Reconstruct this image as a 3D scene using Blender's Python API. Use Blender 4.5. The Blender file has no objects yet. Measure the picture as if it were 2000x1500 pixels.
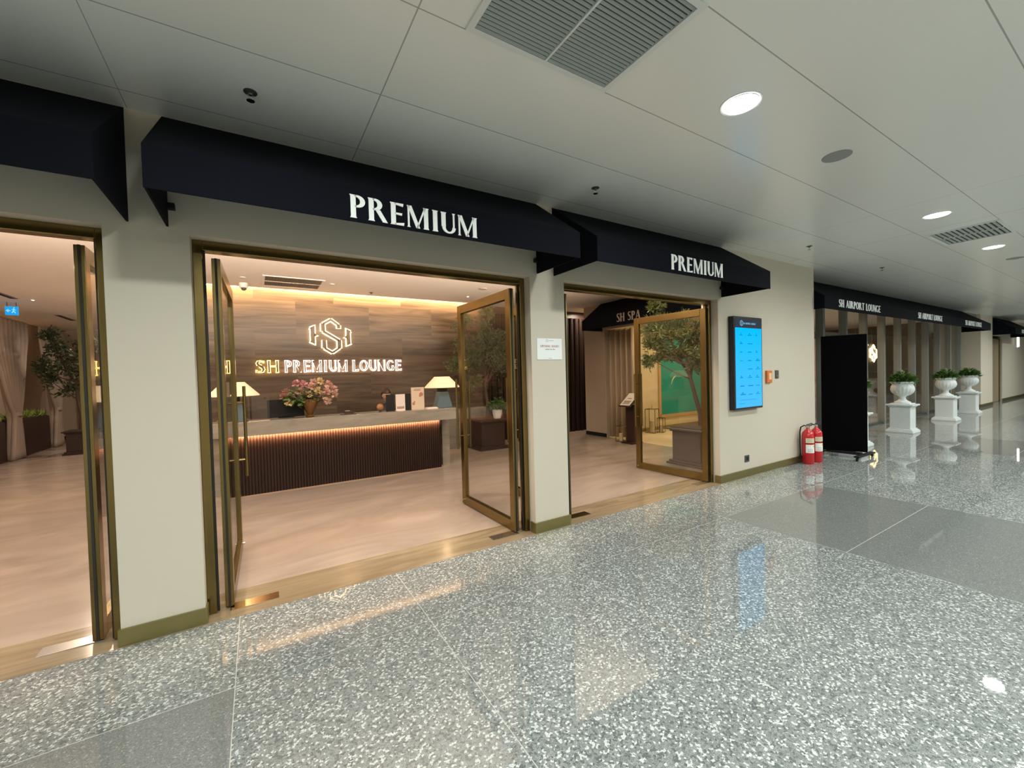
import bpy, bmesh, math, random
from mathutils import Vector, Matrix
random.seed(7)
PI = math.pi
sc = bpy.context.scene
COL = sc.collection
# ------------------------------------------------------------------ camera
cam_d = bpy.data.cameras.new('camera'); cam = bpy.data.objects.new('camera', cam_d); COL.objects.link(cam)
cam_d.sensor_width = 36; cam_d.lens = 811.2/2000*36; cam_d.clip_start = .05; cam_d.clip_end = 200
rt = Vector((0.85123028, -0.52411320, -0.02669025)); up = Vector((0.03436469, 0.00491898, 0.99939725)); fw = Vector((0.52366600, 0.85163441, -0.02219818))
M = Matrix((rt, up, -fw)).transposed().to_4x4(); M.translation = Vector((0, -3.42, 1.6))
cam.matrix_world = M; sc.camera = cam
# ------------------------------------------------------------------ view + world
vs = sc.view_settings; vs.view_transform = 'Standard'; vs.look = 'None'; vs.gamma = 1; vs.exposure = -0.42; vs.use_curve_mapping = False
sc.cycles.use_denoising = True; sc.cycles.max_bounces = 10; sc.cycles.diffuse_bounces = 5; sc.cycles.glossy_bounces = 5
sc.cycles.transparent_max_bounces = 16; sc.cycles.sample_clamp_indirect = 4; sc.cycles.caustics_reflective = False; sc.cycles.caustics_refractive = False
w = bpy.data.worlds.new('world'); sc.world = w; w.use_nodes = True
w.node_tree.nodes['Background'].inputs[0].default_value = (.8, .9, 1, 1); w.node_tree.nodes['Background'].inputs[1].default_value = .05
# ------------------------------------------------------------------ lights of the interior, partly added fill (ceiling fittings follow with the same positions)
CZ = 3.3; LZ = 3.28
WARM = (1, .80, .62); COOL = (.955, 1, .945)
HALL = [(x, y) for y in (-1.91, -5.0) for x in (-6.6, -3.94, .06, 2.71, 6.70, 9.35, 13.35, 16.0, 20.0, 22.65, 26.6)]
LOUNGE = [(-4.2, .6), (-2.1, .6), (-.1, .6), (1.0, .6), (2.1, .6), (4.1, .6), (5.2, .6), (7.7, 5.1), (-3.2, 4.4), (-2.6, 7.2), (-2.6, 10.6)]
SPA = [(8.4, 2.9), (10.4, 3.0), (8.1, 1.4)]
AIR = [(12.8, 2.4), (13.6, 4.0), (16.6, 3.6), (19.0, 5.2), (24, 4)]
def lamp(name, loc, energy, color, size=.18, spread=PI, shape='DISK', rot=(0, 0, 0), sy=None):
    d = bpy.data.lights.new(name, 'AREA'); d.shape = shape; d.size = size; d.energy = energy; d.color = color; d.spread = spread
    if sy: d.shape = 'RECTANGLE'; d.size_y = sy
    o = bpy.data.objects.new(name, d); o.location = loc; o.rotation_euler = rot; COL.objects.link(o); return o
for x, y in HALL: lamp('hall_light', (x, y, CZ-.012), 56 if y > -3 else 170, COOL, .2, 2.9)  # unseen rear row boosted as fill to brighten the ceiling
for x, y in LOUNGE: lamp('lounge_fill_light', (x, y, LZ-.012), 46 if x > -2 else 70, WARM, .16, 2.9)  # mostly added fill for the lounge, kept out of view
for x, y in SPA: lamp('spa_light', (x, y, LZ-.115), 38, (1, .80, .50), .12, 2.6)
for x, y in AIR: lamp('airport_light', (x, y, 3.17), 75, (1, .74, .46), .12, 2.8)
lamp('cove_light', (1.5, 5.30, 3.36), 210, (1, .62, .30), 6.0, PI, 'RECTANGLE', (math.radians(52), 0, 0), .03)
lamp('side_cove_light', (-5.14, 9.0, 3.36), 40, (1, .62, .30), 8.0, PI, 'RECTANGLE', (math.radians(52), 0, PI/2), .03)
lamp('added_ceiling_fill', (.8, .34, 2.62), 330, WARM, 8.5, 1.3, 'RECTANGLE', (math.radians(180-60), 0, 0), .05)  # added uplight hidden behind the header to brighten the lounge ceiling
lamp('desk_strip_light', (1.19, 3.455, .855), 100.0, (1, .56, .27), 3.05, 1.7, 'RECTANGLE', (math.radians(42), 0, 0), .012)
# ------------------------------------------------------------------ materials
def nm(name):
    m = bpy.data.materials.new(name); m.use_nodes = True; nt = m.node_tree
    return m, nt, nt.nodes['Principled BSDF']
def N(nt, t, **k):
    n = nt.nodes.new(t)
    for a, v in k.items():
        if a.startswith('i_'):
            n.inputs[int(a[2:]) if a[2:].isdigit() else a[2:].replace('_', ' ')].default_value = v
        else: setattr(n, a, v)
    return n
def L(nt, a, b): nt.links.new(a, b)
def mat(name, col, rough=.5, metal=0, emit=None, es=0, spec=.5, noise=0, scale=8, bump=0, bscale=60, coat=0, alpha=None):
    m, nt, b = nm(name)
    b.inputs['Base Color'].default_value = (*col, 1); b.inputs['Roughness'].default_value = rough; b.inputs['Metallic'].default_value = metal
    b.inputs['Specular IOR Level'].default_value = spec
    if coat: b.inputs['Coat Weight'].default_value = coat; b.inputs['Coat Roughness'].default_value = .1
    if emit: b.inputs['Emission Color'].default_value = (*emit, 1); b.inputs['Emission Strength'].default_value = es
    tc = N(nt, 'ShaderNodeTexCoord')
    if noise:
        n = N(nt, 'ShaderNodeTexNoise'); n.inputs['Scale'].default_value = scale; n.inputs['Detail'].default_value = 4; L(nt, tc.outputs['Object'], n.inputs['Vector'])
        mx = N(nt, 'ShaderNodeMix', data_type='RGBA'); mx.inputs[6].default_value = (*[c*(1-noise) for c in col], 1); mx.inputs[7].default_value = (*[min(1, c*(1+noise)) for c in col], 1)
        L(nt, n.outputs[0], mx.inputs[0]); L(nt, mx.outputs[2], b.inputs['Base Color'])
    if bump:
        n = N(nt, 'ShaderNodeTexNoise'); n.inputs['Scale'].default_value = bscale; L(nt, tc.outputs['Object'], n.inputs['Vector'])
        bp = N(nt, 'ShaderNodeBump'); bp.inputs['Strength'].default_value = bump; bp.inputs['Distance'].default_value = .01
        L(nt, n.outputs[0], bp.inputs['Height']); L(nt, bp.outputs[0], b.inputs['Normal'])
    return m
def glow(name, col, s):
    m, nt, b = nm(name); nt.nodes.remove(b)
    e = N(nt, 'ShaderNodeEmission'); e.inputs[0].default_value = (*col, 1); e.inputs[1].default_value = s
    L(nt, e.outputs[0], nt.nodes['Material Output'].inputs[0]); return m
def glass(name, tint=(.985, .988, .98)):
    m, nt, b = nm(name); nt.nodes.remove(b)
    t = N(nt, 'ShaderNodeBsdfTransparent'); t.inputs[0].default_value = (*tint, 1)
    g = N(nt, 'ShaderNodeBsdfGlossy'); g.inputs['Roughness'].default_value = 0.0
    ge = N(nt, 'ShaderNodeNewGeometry'); dp = N(nt, 'ShaderNodeVectorMath', operation='DOT_PRODUCT'); L(nt, ge.outputs['Normal'], dp.inputs[0]); L(nt, ge.outputs['Incoming'], dp.inputs[1])
    def mth(op, a, bb): q = N(nt, 'ShaderNodeMath', operation=op); L(nt, a, q.inputs[0]) if not isinstance(a, (int, float)) else setattr(q.inputs[0], 'default_value', a); (L(nt, bb, q.inputs[1]) if not isinstance(bb, (int, float)) else setattr(q.inputs[1], 'default_value', bb)) if bb is not None else None; return q.outputs[0]
    f = mth('MULTIPLY_ADD', mth('POWER', mth('SUBTRACT', 1.0, mth('ABSOLUTE', dp.outputs['Value'], None)), 5.0), .95); f.node.inputs[2].default_value = .045
    x = N(nt, 'ShaderNodeMixShader'); L(nt, f, x.inputs[0]); L(nt, t.outputs[0], x.inputs[1]); L(nt, g.outputs[0], x.inputs[2])
    L(nt, x.outputs[0], nt.nodes['Material Output'].inputs[0]); return m
def granite(name, sc1, stops, rough):
    m, nt, b = nm(name); tc = N(nt, 'ShaderNodeTexCoord')
    n = N(nt, 'ShaderNodeTexNoise'); n.inputs['Scale'].default_value = sc1*.9; n.inputs['Detail'].default_value = 2; L(nt, tc.outputs['Object'], n.inputs['Vector'])
    v1 = N(nt, 'ShaderNodeVectorMath', operation='SCALE'); v1.inputs['Scale'].default_value = .9/sc1; L(nt, n.outputs['Color'], v1.inputs[0])
    v2 = N(nt, 'ShaderNodeVectorMath', operation='ADD'); L(nt, tc.outputs['Object'], v2.inputs[0]); L(nt, v1.outputs[0], v2.inputs[1])
    vo = N(nt, 'ShaderNodeTexVoronoi'); vo.inputs['Scale'].default_value = sc1; L(nt, v2.outputs[0], vo.inputs['Vector'])
    sp = N(nt, 'ShaderNodeSeparateColor'); L(nt, vo.outputs['Color'], sp.inputs[0])
    r = N(nt, 'ShaderNodeValToRGB'); cr = r.color_ramp; cr.interpolation = 'CONSTANT'
    cr.elements[0].position = 0; cr.elements[0].color = (*stops[0][1], 1); cr.elements[1].position = stops[1][0]; cr.elements[1].color = (*stops[1][1], 1)
    for p, c in stops[2:]: e = cr.elements.new(p); e.color = (*c, 1)
    L(nt, sp.outputs[0], r.inputs[0])
    n2 = N(nt, 'ShaderNodeTexNoise'); n2.inputs['Scale'].default_value = sc1*2.3; n2.inputs['Detail'].default_value = 3; L(nt, tc.outputs['Object'], n2.inputs['Vector'])
    mx = N(nt, 'ShaderNodeMix', data_type='RGBA', blend_type='MULTIPLY'); mx.inputs[0].default_value = .75
    r2 = N(nt, 'ShaderNodeValToRGB'); r2.color_ramp.elements[0].position = .38; r2.color_ramp.elements[0].color = (.45, .47, .47, 1); r2.color_ramp.elements[1].position = .58; r2.color_ramp.elements[1].color = (1.15, 1.15, 1.15, 1)
    L(nt, n2.outputs[0], r2.inputs[0]); L(nt, r.outputs[0], mx.inputs[6]); L(nt, r2.outputs[0], mx.inputs[7]); L(nt, mx.outputs[2], b.inputs['Base Color'])
    b.inputs['Roughness'].default_value = rough; b.inputs['Specular IOR Level'].default_value = .5
    return m
def vein(name, c1, c2, vec_scale, rough, warp=.6, brick=None, spec=.5, detail=5):
    m, nt, b = nm(name); tc = N(nt, 'ShaderNodeTexCoord'); mp = N(nt, 'ShaderNodeMapping'); mp.inputs['Scale'].default_value = vec_scale; L(nt, tc.outputs['Object'], mp.inputs['Vector'])
    n = N(nt, 'ShaderNodeTexNoise'); n.inputs['Scale'].default_value = 1; n.inputs['Detail'].default_value = detail; n.inputs['Distortion'].default_value = warp; n.inputs['Roughness'].default_value = .55
    vec = mp.outputs[0]
    if brick:
        s = N(nt, 'ShaderNodeSeparateXYZ'); L(nt, tc.outputs['Object'], s.inputs[0]); c = N(nt, 'ShaderNodeCombineXYZ'); L(nt, s.outputs[0], c.inputs[0]); L(nt, s.outputs[2], c.inputs[1])
        bk = N(nt, 'ShaderNodeTexBrick'); bk.inputs['Scale'].default_value = 1; bk.inputs['Brick Width'].default_value = brick[0]; bk.inputs['Row Height'].default_value = brick[1]; bk.inputs['Mortar Size'].default_value = .002
        bk.inputs['Color1'].default_value = (0, 0, 0, 1); bk.inputs['Color2'].default_value = (1, 1, 1, 1); bk.inputs['Mortar'].default_value = (.2, .2, .2, 1); bk.offset = .5
        L(nt, c.outputs[0], bk.inputs['Vector'])
        ad = N(nt, 'ShaderNodeVectorMath', operation='MULTIPLY_ADD'); ad.inputs[1].default_value = (7, 3, 9); L(nt, bk.outputs[0], ad.inputs[0]); L(nt, mp.outputs[0], ad.inputs[2]); vec = ad.outputs[0]
    L(nt, vec, n.inputs['Vector'])
    r = N(nt, 'ShaderNodeValToRGB'); r.color_ramp.elements[0].position = .32; r.color_ramp.elements[0].color = (*c1, 1); r.color_ramp.elements[1].position = .68; r.color_ramp.elements[1].color = (*c2, 1)
    L(nt, n.outputs[0], r.inputs[0]); out = r.outputs[0]
    if brick:
        mx = N(nt, 'ShaderNodeMix', data_type='RGBA', blend_type='MULTIPLY'); mx.inputs[0].default_value = .22; L(nt, r.outputs[0], mx.inputs[6]); L(nt, bk.outputs[0], mx.inputs[7]); out = mx.outputs[2]
    L(nt, out, b.inputs['Base Color']); b.inputs['Roughness'].default_value = rough; b.inputs['Specular IOR Level'].default_value = spec
    return m
M_WALL = mat('beige_paint', (.545, .495, .41), .75, noise=.02, scale=3)
M_GOLD = mat('brushed_bronze', (.25, .185, .07), .24, 1, noise=.1, scale=3)
M_BASE = mat('gold_skirting', (.30, .26, .11), .34, .85, noise=.05)
M_DARK = mat('black_brush', (.012, .010, .008), .6)
M_NAVY = mat('navy_awning_fabric', (.0028, .0036, .0075), .85, spec=.12, noise=.2, scale=400, bump=.15, bscale=900)
M_WHITE = mat('white_paint', (.72, .74, .72), .45)
M_LETTER = mat('white_lettering', (.78, .80, .78), .4, emit=(.9, 1, .95), es=.10)  # faint emission brightens the letters, which are not lamps
M_BLACK = mat('matt_black', (.006, .006, .006), .6, spec=.3)
M_GLASS = glass('clear_glass')
M_CEILIN = mat('warm_white_ceiling', (.90, .84, .79), .8)
M_GRAN = granite('light_granite', 100, [(0, (.125, .14, .14)), (.18, (.195, .213, .21)), (.50, (.25, .268, .265)), (.84, (.54, .56, .545))], .025)
M_GRAN2 = granite('dark_granite', 190, [(0, (.155, .165, .163)), (.3, (.185, .195, .19)), (.65, (.22, .23, .225)), (.965, (.34, .35, .34))], .025)
M_GROUT = mat('pale_grout', (.44, .45, .42), .5)
M_SIGNW = vein('brown_banded_marble', (.055, .040, .027), (.165, .122, .084), (.55, .55, 7.5), .32, 1.2, (1.35, .62))
M_FLOORL = vein('beige_marble_floor', (.27, .215, .175), (.37, .305, .26), (.55, 1.1, 1), .19, 2.2)
M_COUNTER = vein('pale_marble_counter', (.19, .172, .145), (.285, .26, .22), (1.6, 1.6, 9), .25, .8)
M_THRESH = vein('tan_marble_threshold', (.17, .125, .075), (.28, .22, .145), (1.2, 9, 1), .16, 1.0)
M_SLAT = mat('dark_walnut_slats', (.011, .005, .0035), .6, spec=.15, noise=.3, scale=20)
M_DWOOD = mat('dark_walnut', (.026, .012, .009), .45, noise=.3, scale=15)
M_SPAF = vein('cream_marble_floor', (.55, .44, .26), (.72, .60, .40), (1, 1, 1), .2, .6)
M_SPAW = mat('cream_plaster', (.56, .46, .29), .6, noise=.15, scale=5)
M_BARK = mat('tree_bark', (.065, .045, .03), .8, noise=.4, scale=30, bump=.4)
M_LEAF = mat('olive_leaf', (.055, .085, .028), .42, noise=.4, scale=6)
M_LEAFB = mat('bright_leaf', (.075, .155, .028), .5, noise=.4, scale=8)
M_SOIL = mat('soil', (.03, .02, .012), .9)
M_STONEW = mat('white_cast_stone', (.66, .71, .72), .42, noise=.04, scale=12)
M_STEEL = mat('steel', (.6, .6, .58), .25, 1)
M_GREYMET = mat('grey_metal', (.10, .105, .10), .4, .6)
# ------------------------------------------------------------------ geometry helpers
class MB:
    def __init__(s): s.bm = bmesh.new()
    def box(s, x0, x1, y0, y1, z0, z1, mi=0):
        v = [s.bm.verts.new(p) for p in ((x0, y0, z0), (x1, y0, z0), (x1, y1, z0), (x0, y1, z0), (x0, y0, z1), (x1, y0, z1), (x1, y1, z1), (x0, y1, z1))]
        for f in ((0, 3, 2, 1), (4, 5, 6, 7), (0, 1, 5, 4), (1, 2, 6, 5), (2, 3, 7, 6), (3, 0, 4, 7)):
            s.bm.faces.new([v[i] for i in f]).material_index = mi
        return s
    def prism(s, poly, d, f=lambda a, b, c: (a, c, b), mi=0, d0=0):
        A = [s.bm.verts.new(f(a, b, d0)) for a, b in poly]; B = [s.bm.verts.new(f(a, b, d)) for a, b in poly]; n = len(poly)
        s.bm.faces.new(A).material_index = mi; s.bm.faces.new(B[::-1]).material_index = mi
        for i in range(n): s.bm.faces.new((A[i], B[i], B[(i+1) % n], A[(i+1) % n])).material_index = mi
        return s
    def lathe(s, prof, cx=0, cy=0, n=24, a0=0, mi=0, flute=None, cap=True):
        rings = []
        for r, z in prof:
            ring = []
            for i in range(n):
                a = a0+2*PI*i/n; k = r*(1+(flute[0]*math.cos(flute[1]*a) if flute and flute[2] < z < flute[3] else 0))
                ring.append(s.bm.verts.new((cx+k*math.cos(a), cy+k*math.sin(a), z)))
            rings.append(ring)
        for A, B in zip(rings, rings[1:]):
            for i in range(n): s.bm.faces.new((A[i], A[(i+1) % n], B[(i+1) % n], B[i])).material_index = mi
        if cap:
            s.bm.faces.new(rings[0][::-1]).material_index = mi; s.bm.faces.new(rings[-1]).material_index = mi
        return s
    def tube(s, pts, r, n=8, mi=0):
        pts = [Vector(p) for p in pts]; rr = r if isinstance(r, (list, tuple)) else [r]*len(pts); rings = []
        for i, p in enumerate(pts):
            d = (pts[min(i+1, len(pts)-1)]-pts[max(i-1, 0)]).normalized(); u = d.cross(Vector((0, 0, 1)) if abs(d.z) < .9 else Vector((1, 0, 0))).normalized(); v = d.cross(u)
            rings.append([s.bm.verts.new(p+rr[i]*(math.cos(2*PI*k/n)*u+math.sin(2*PI*k/n)*v)) for k in range(n)])
        for A, B in zip(rings, rings[1:]):
            for i in range(n): s.bm.faces.new((A[i], A[(i+1) % n], B[(i+1) % n], B[i])).material_index = mi
        s.bm.faces.new(rings[0]).material_index = mi; s.bm.faces.new(rings[-1][::-1]).material_index = mi
        return s
    def ball(s, c, r, sub=2, sx=1, sy=1, sz=1):
        bmesh.ops.create_icosphere(s.bm, subdivisions=sub, radius=r, matrix=Matrix.Translation(c) @ Matrix.Diagonal((sx, sy, sz, 1))); return s
    def leaf(s, p, d, l, w, roll=0, mi=0):
        d = Vector(d).normalized(); u = d.cross(Vector((0, 0, 1)) if abs(d.z) < .95 else Vector((1, 0, 0))).normalized(); n = d.cross(u)
        u = u*math.cos(roll)+n*math.sin(roll); p = Vector(p); n = d.cross(u)
        pts = [p, p+d*l*.45+u*w/2+n*l*.05, p+d*l, p+d*l*.45-u*w/2+n*l*.05]
        s.bm.faces.new([s.bm.verts.new(q) for q in pts]).material_index = mi
    def grid(s, rows, mi=0):
        V = [[s.bm.verts.new(p) for p in r] for r in rows]
        for A, B in zip(V, V[1:]):
            for i in range(len(A)-1): s.bm.faces.new((A[i], A[i+1], B[i+1], B[i])).material_index = mi
        return s
def obj(name, mb, m, parent=None, label=None, smooth=False, bevel=0, loc=None, solid=0):
    me = bpy.data.meshes.new(name); bmesh.ops.recalc_face_normals(mb.bm, faces=mb.bm.faces); mb.bm.to_mesh(me); mb.bm.free()
    for x in (m if isinstance(m, (list, tuple)) else [m]): me.materials.append(x)
    if smooth:
        for p in me.polygons: p.use_smooth = True
        me.set_sharp_from_angle(angle=math.radians(40))
    o = bpy.data.objects.new(name, me); COL.objects.link(o)
    if parent: o.parent = parent
    if loc: o.location = loc
    if label: o['label'] = label
    if solid: md = o.modifiers.new('solid', 'SOLIDIFY'); md.thickness = solid
    if bevel: md = o.modifiers.new('bevel', 'BEVEL'); md.width = bevel; md.segments = 2; md.limit_method = 'ANGLE'
    return o
def thing(name, label, cat, loc=(0, 0, 0), rz=0, group=None):
    o = bpy.data.objects.new(name, None); COL.objects.link(o); o.location = loc; o.rotation_euler = (0, 0, rz); o.empty_display_size = .1
    o['label'] = label; o['category'] = cat
    if group: o['group'] = group
    return o
def tag(o, label, cat, group=None):
    o['label'] = label; o['category'] = cat
    if group: o['group'] = group
    return o
def struct(name, mb, m, label=None, **k):
    o = obj(name, mb, m, **k); o['kind'] = 'structure'
    if label: o['label'] = label
    return o
def dup(root, loc, label, group=None, rz=None):
    r = root.copy(); COL.objects.link(r); r.location = loc; r['label'] = label
    if rz is not None: r.rotation_euler = (0, 0, rz)
    if group: r['group'] = group
    for ch in [o for o in root.children]:
        c = ch.copy(); COL.objects.link(c); c.parent = r
        for g in [o for o in ch.children]:
            d = g.copy(); COL.objects.link(d); d.parent = c
    return r
# ------------------------------------------------------------------ letter shapes (flared roman capitals built from convex pieces)
TH = .20; TN = .075
def stroke(pts, ws):
    out = []; P_ = [Vector((*p, 0)) for p in pts]; S = []
    for i, p in enumerate(P_):
        d = (P_[min(i+1, len(P_)-1)]-P_[max(i-1, 0)]).normalized(); n = Vector((-d.y, d.x, 0)); wd = ws[i] if isinstance(ws, (list, tuple)) else ws
        S.append((p+n*wd/2, p-n*wd/2))
    for a, b in zip(S, S[1:]): out.append([(a[0].x, a[0].y), (a[1].x, a[1].y), (b[1].x, b[1].y), (b[0].x, b[0].y)])
    return out
def stem(x, w_=None, y0=0, y1=1):
    w_ = TH if w_ is None else w_; f = .035; q = []
    if y0 == 0: q.append([(x-f, 0), (x+w_+f, 0), (x+w_, .07), (x, .07)])
    if y1 == 1: q.append([(x, .93), (x+w_, .93), (x+w_+f, 1), (x-f, 1)])
    q.append([(x, y0+(.07 if y0 == 0 else 0)), (x+w_, y0+(.07 if y0 == 0 else 0)), (x+w_, y1-(.07 if y1 == 1 else 0)), (x, y1-(.07 if y1 == 1 else 0))]); return q
def arc(cx, cy, rx, ry, a0, a1, wmin, wmax, n=12):
    pts = []; ws = []
    for i in range(n+1):
        a = math.radians(a0+(a1-a0)*i/n); pts.append((cx+rx*math.cos(a), cy+ry*math.sin(a))); ws.append(wmin+(wmax-wmin)*abs(math.cos(a))**1.5)
    return stroke(pts, ws)
def arm(x0, x1, y, t=None, flare=0):
    t = t or TN
    return [[(x0, y-t/2), (x1, y-t/2-max(0, flare)), (x1+.02, y+t/2-min(0, flare)), (x0, y+t/2)]]
def diag(x0, y0, x1, y1, wd): return [[(x0, y0), (x0+wd, y0), (x1+wd, y1), (x1, y1)]]
def glyphs():
 return {
 'P': (stem(.04)+arc(.24, .735, .27, .227, -90, 90, TN, TH)+arm(.2, .26, .962)+arm(.2, .26, .508), .62),
 'R': (stem(.04)+arc(.24, .745, .25, .217, -90, 90, TN, TH)+arm(.2, .26, .962)+arm(.2, .26, .528)+diag(.60, 0, .30, .52, TH), .82),
 'E': (stem(.04)+arm(.2, .56, .962, TN, .06)+arm(.2, .50, .52, TN, .03)+arm(.2, .58, .038, TN, -.06), .62),
 'M': (stem(.05, TN)+diag(.42, 0, .05, 1, TH*.85)+diag(.42, 0, .80, 1, TN)+stem(.78, TH*.95), 1.06),
 'I': (stem(.05), .32),
 'U': (stem(.04, TH, .3)+stem(.60, TN, .3)+arc(.40, .30, .25, .26, 180, 360, TN, TH*.8)[:12], .74),
 'S': (stroke([(.50, .86), (.42, .945), (.30, .965), (.17, .92), (.12, .80), (.17, .66), (.31, .54), (.44, .42), (.49, .27), (.44, .10), (.31, .035), (.17, .05), (.06, .17)], [.05, .06, .07, .12, .15, .17, .19, .17, .15, .12, .07, .06, .05])+[[(.47, .84), (.52, .84), (.52, .98), (.48, .92)], [(.03, .03), (.07, .1), (.09, .18), (.03, .2)]], .58),
 'H': (stem(.04)+stem(.56)+arm(.2, .6, .52), .80),
 'L': (stem(.04)+arm(.2, .54, .038, TN, -.07), .56),
 'O': (arc(.42, .5, .33, .455, 0, 360, TN, TH, 24), .84),
 'N': (stem(.05, TN)+diag(.56, 0, .05, 1, TH)+stem(.69, TN), .82),
 'G': (arc(.42, .5, .33, .455, 45, 335, TN, TH, 20)+stem(.60, TH*.8, .05, .45), .84),
 'A': (diag(.02, 0, .36, 1, TN)+diag(.58, 0, .30, 1, TH)+arm(.18, .60, .33), .82),
 'T': (stem(.26)+arm(.02, .70, .962, TN, .04), .72),
 ' ': ([], .38)}
G_BOLD = glyphs(); TH = .11; TN = .05; G_LIGHT = glyphs()
def word(text, x0, x1, z0, z1, dep, f, grow=0, each=False, G=None, tr=.09):
    G = G or G_BOLD
    """pieces for a text laid between x0..x1, z0..z1; f maps (u, v, depth)"""
    tot = sum(G[c][1]+tr for c in text)-tr; kx = (x1-x0)/tot; kz = z1-z0; cur = 0; out = []; mb = MB()
    for c in text:
        polys, adv = G[c]
        if each: mb = MB()
        for q in polys:
            pq = [(x0+(cur+a)*kx, z0+b*kz) for a, b in q]
            if grow:
                cx = sum(p[0] for p in pq)/len(pq); cz = sum(p[1] for p in pq)/len(pq)
                pq = [(a+grow*(1 if a > cx else -1), b+grow*(1 if b > cz else -1)) for a, b in pq]
            mb.prism(pq, dep[1], f, d0=dep[0])
        if each and polys: out.append((c, mb))
        elif each: mb.bm.free()
        cur += adv+tr
    return out if each else mb
FX = lambda a, b, c: (a, c, b)

# ================================================================== SETTING
O = [(-3.44, -.76), (-.34, 2.34), (2.77, 5.49)]; ZT = 2.572
# floor of the hall: granite tiles with pale joints
XL = [-9.0]; k = -3
base = -.15
xs = set()
for p in range(-2, 8):
    b = base+6.56*p
    for t in (0, 1.07, 4.41): xs.add(round(b+t, 3))
xs = sorted(x for x in xs if -9.5 < x < 40); xs = [-10.0]+xs+[40.0]
ys = [-.03, -.81, -1.895, -2.98, -4.065, -5.15, -6.235, -8.0]
mb = MB(); g = .0022
for i in range(len(xs)-1):
    for j in range(len(ys)-1):
        dark = 2 < (xs[i+1]-xs[i]) < 2.5 and j >= 1 and j != 5; h = g if dark else .0004; xa, xb, ya, yb = xs[i]+g, xs[i+1]-g, ys[j+1]+(g if j == 0 else h), ys[j]-(g if j == 1 else h)
        v = [mb.bm.verts.new(p) for p in ((xa, ya, 0), (xb, ya, 0), (xb, yb, 0), (xa, yb, 0))]; mb.bm.faces.new(v).material_index = 1 if dark else 0
mb.box(-10, 40, -8, -.03, -.06, -.0006, 2); mb.box(8.33, 9.5, -.03, .5, -.06, 0, 0); mb.box(9.5, 40, -.03, .95, -.06, 0, 0)
struct('floor', mb, [M_GRAN, M_GRAN2, M_GROUT], 'polished speckled granite floor of the hall')
mb = MB()
mb.box(-10, 7.35, .40, 16, -.06, 0); mb.box(7.35, 8.6, 4.2, 5.6, -.06, 0); struct('floor', mb, M_FLOORL, 'beige marble floor inside the lounge')
mb = MB(); mb.box(7.35, 8.33, .25, 4.2, -.06, 0); mb.box(8.33, 9.4, .65, 4.2, -.06, 0); mb.box(9.4, 11.45, 1.95, 4.2, -.06, 0); struct('floor', mb, M_SPAF, 'cream floor inside the spa')
mb = MB(); mb.box(9.5, 11.5, .95, 1.9, -.06, 0); mb.box(11.5, 40, .95, 9, -.06, 0); struct('floor', mb, mat('airport_lounge_floor', (.34, .31, .27), .15, noise=.1), 'floor inside the airport lounge')
mb = MB(); mb.box(-10, 7.35, -.03, .40, -.06, .001); struct('trim_1', mb, M_THRESH, 'tan marble threshold strip along the doorways')
# hall ceiling with panel joints
m, nt, b = nm('ceiling_panels'); tc = N(nt, 'ShaderNodeTexCoord'); sp = N(nt, 'ShaderNodeSeparateXYZ'); L(nt, tc.outputs['Object'], sp.inputs[0])
def lines(out, off, per, wd):
    a = N(nt, 'ShaderNodeMath', operation='SUBTRACT'); L(nt, out, a.inputs[0]); a.inputs[1].default_value = off-per*20
    d = N(nt, 'ShaderNodeMath', operation='MODULO'); L(nt, a.outputs[0], d.inputs[0]); d.inputs[1].default_value = per
    c = N(nt, 'ShaderNodeMath', operation='LESS_THAN'); L(nt, d.outputs[0], c.inputs[0]); c.inputs[1].default_value = wd; return c.outputs[0]
ly = lines(sp.outputs[1], -1.56, .68, .007); lx = lines(sp.outputs[0], .69, 6.65, .007)
mxl = N(nt, 'ShaderNodeMath', operation='MAXIMUM'); L(nt, ly, mxl.inputs[0]); L(nt, lx, mxl.inputs[1])
sp2 = lines(sp.outputs[0], -.62, 6.65, .004); mx2 = N(nt, 'ShaderNodeMath', operation='MAXIMUM'); L(nt, mxl.outputs[0], mx2.inputs[0]); L(nt, sp2, mx2.inputs[1])
mc = N(nt, 'ShaderNodeMix', data_type='RGBA'); mc.inputs[6].default_value = (.85, .85, .81, 1); mc.inputs[7].default_value = (.40, .40, .38, 1); L(nt, mx2.outputs[0], mc.inputs[0]); L(nt, mc.outputs[2], b.inputs['Base Color'])
b.inputs['Roughness'].default_value = .24; b.inputs['Specular IOR Level'].default_value = .55
mb = MB(); mb.box(-10, 40, -8, 0, CZ, CZ+.1); mb.box(8.33, 40, 0, 1.05, CZ, CZ+.1)
struct('ceiling', mb, m, 'white metal panel ceiling of the hall')
mb = MB(); mb.box(-5.08, 7.35, .25, 5.27, LZ, LZ+.1); mb.box(-1.5, 5.27, 5.255, 5.27, LZ, LZ+.06); mb.box(-5.08, -1.5, 5.27, 14.2, LZ, LZ+.1); mb.box(4.6, 7.35, 5.27, 5.6, LZ, LZ+.1); mb.box(7.35, 8.6, 4.25, 5.6, LZ, LZ+.1)
struct('ceiling', mb, M_CEILIN, 'warm white ceiling inside the lounge')
mb = MB(); mb.box(-5.3, 7.35, 5.2, 5.6, 3.46, 3.5); mb.box(-5.48, -4.8, .25, 14.2, 3.46, 3.5); struct('ceiling', mb, M_CEILIN, 'upper slab of the light coves')
mb = MB(); mb.box(7.42, 9.4, .65, 4.12, LZ-.1, LZ-.02); mb.box(9.4, 11.45, 1.95, 4.12, LZ-.1, LZ-.02); struct('ceiling', mb, M_CEILIN, 'spa ceiling')
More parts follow.
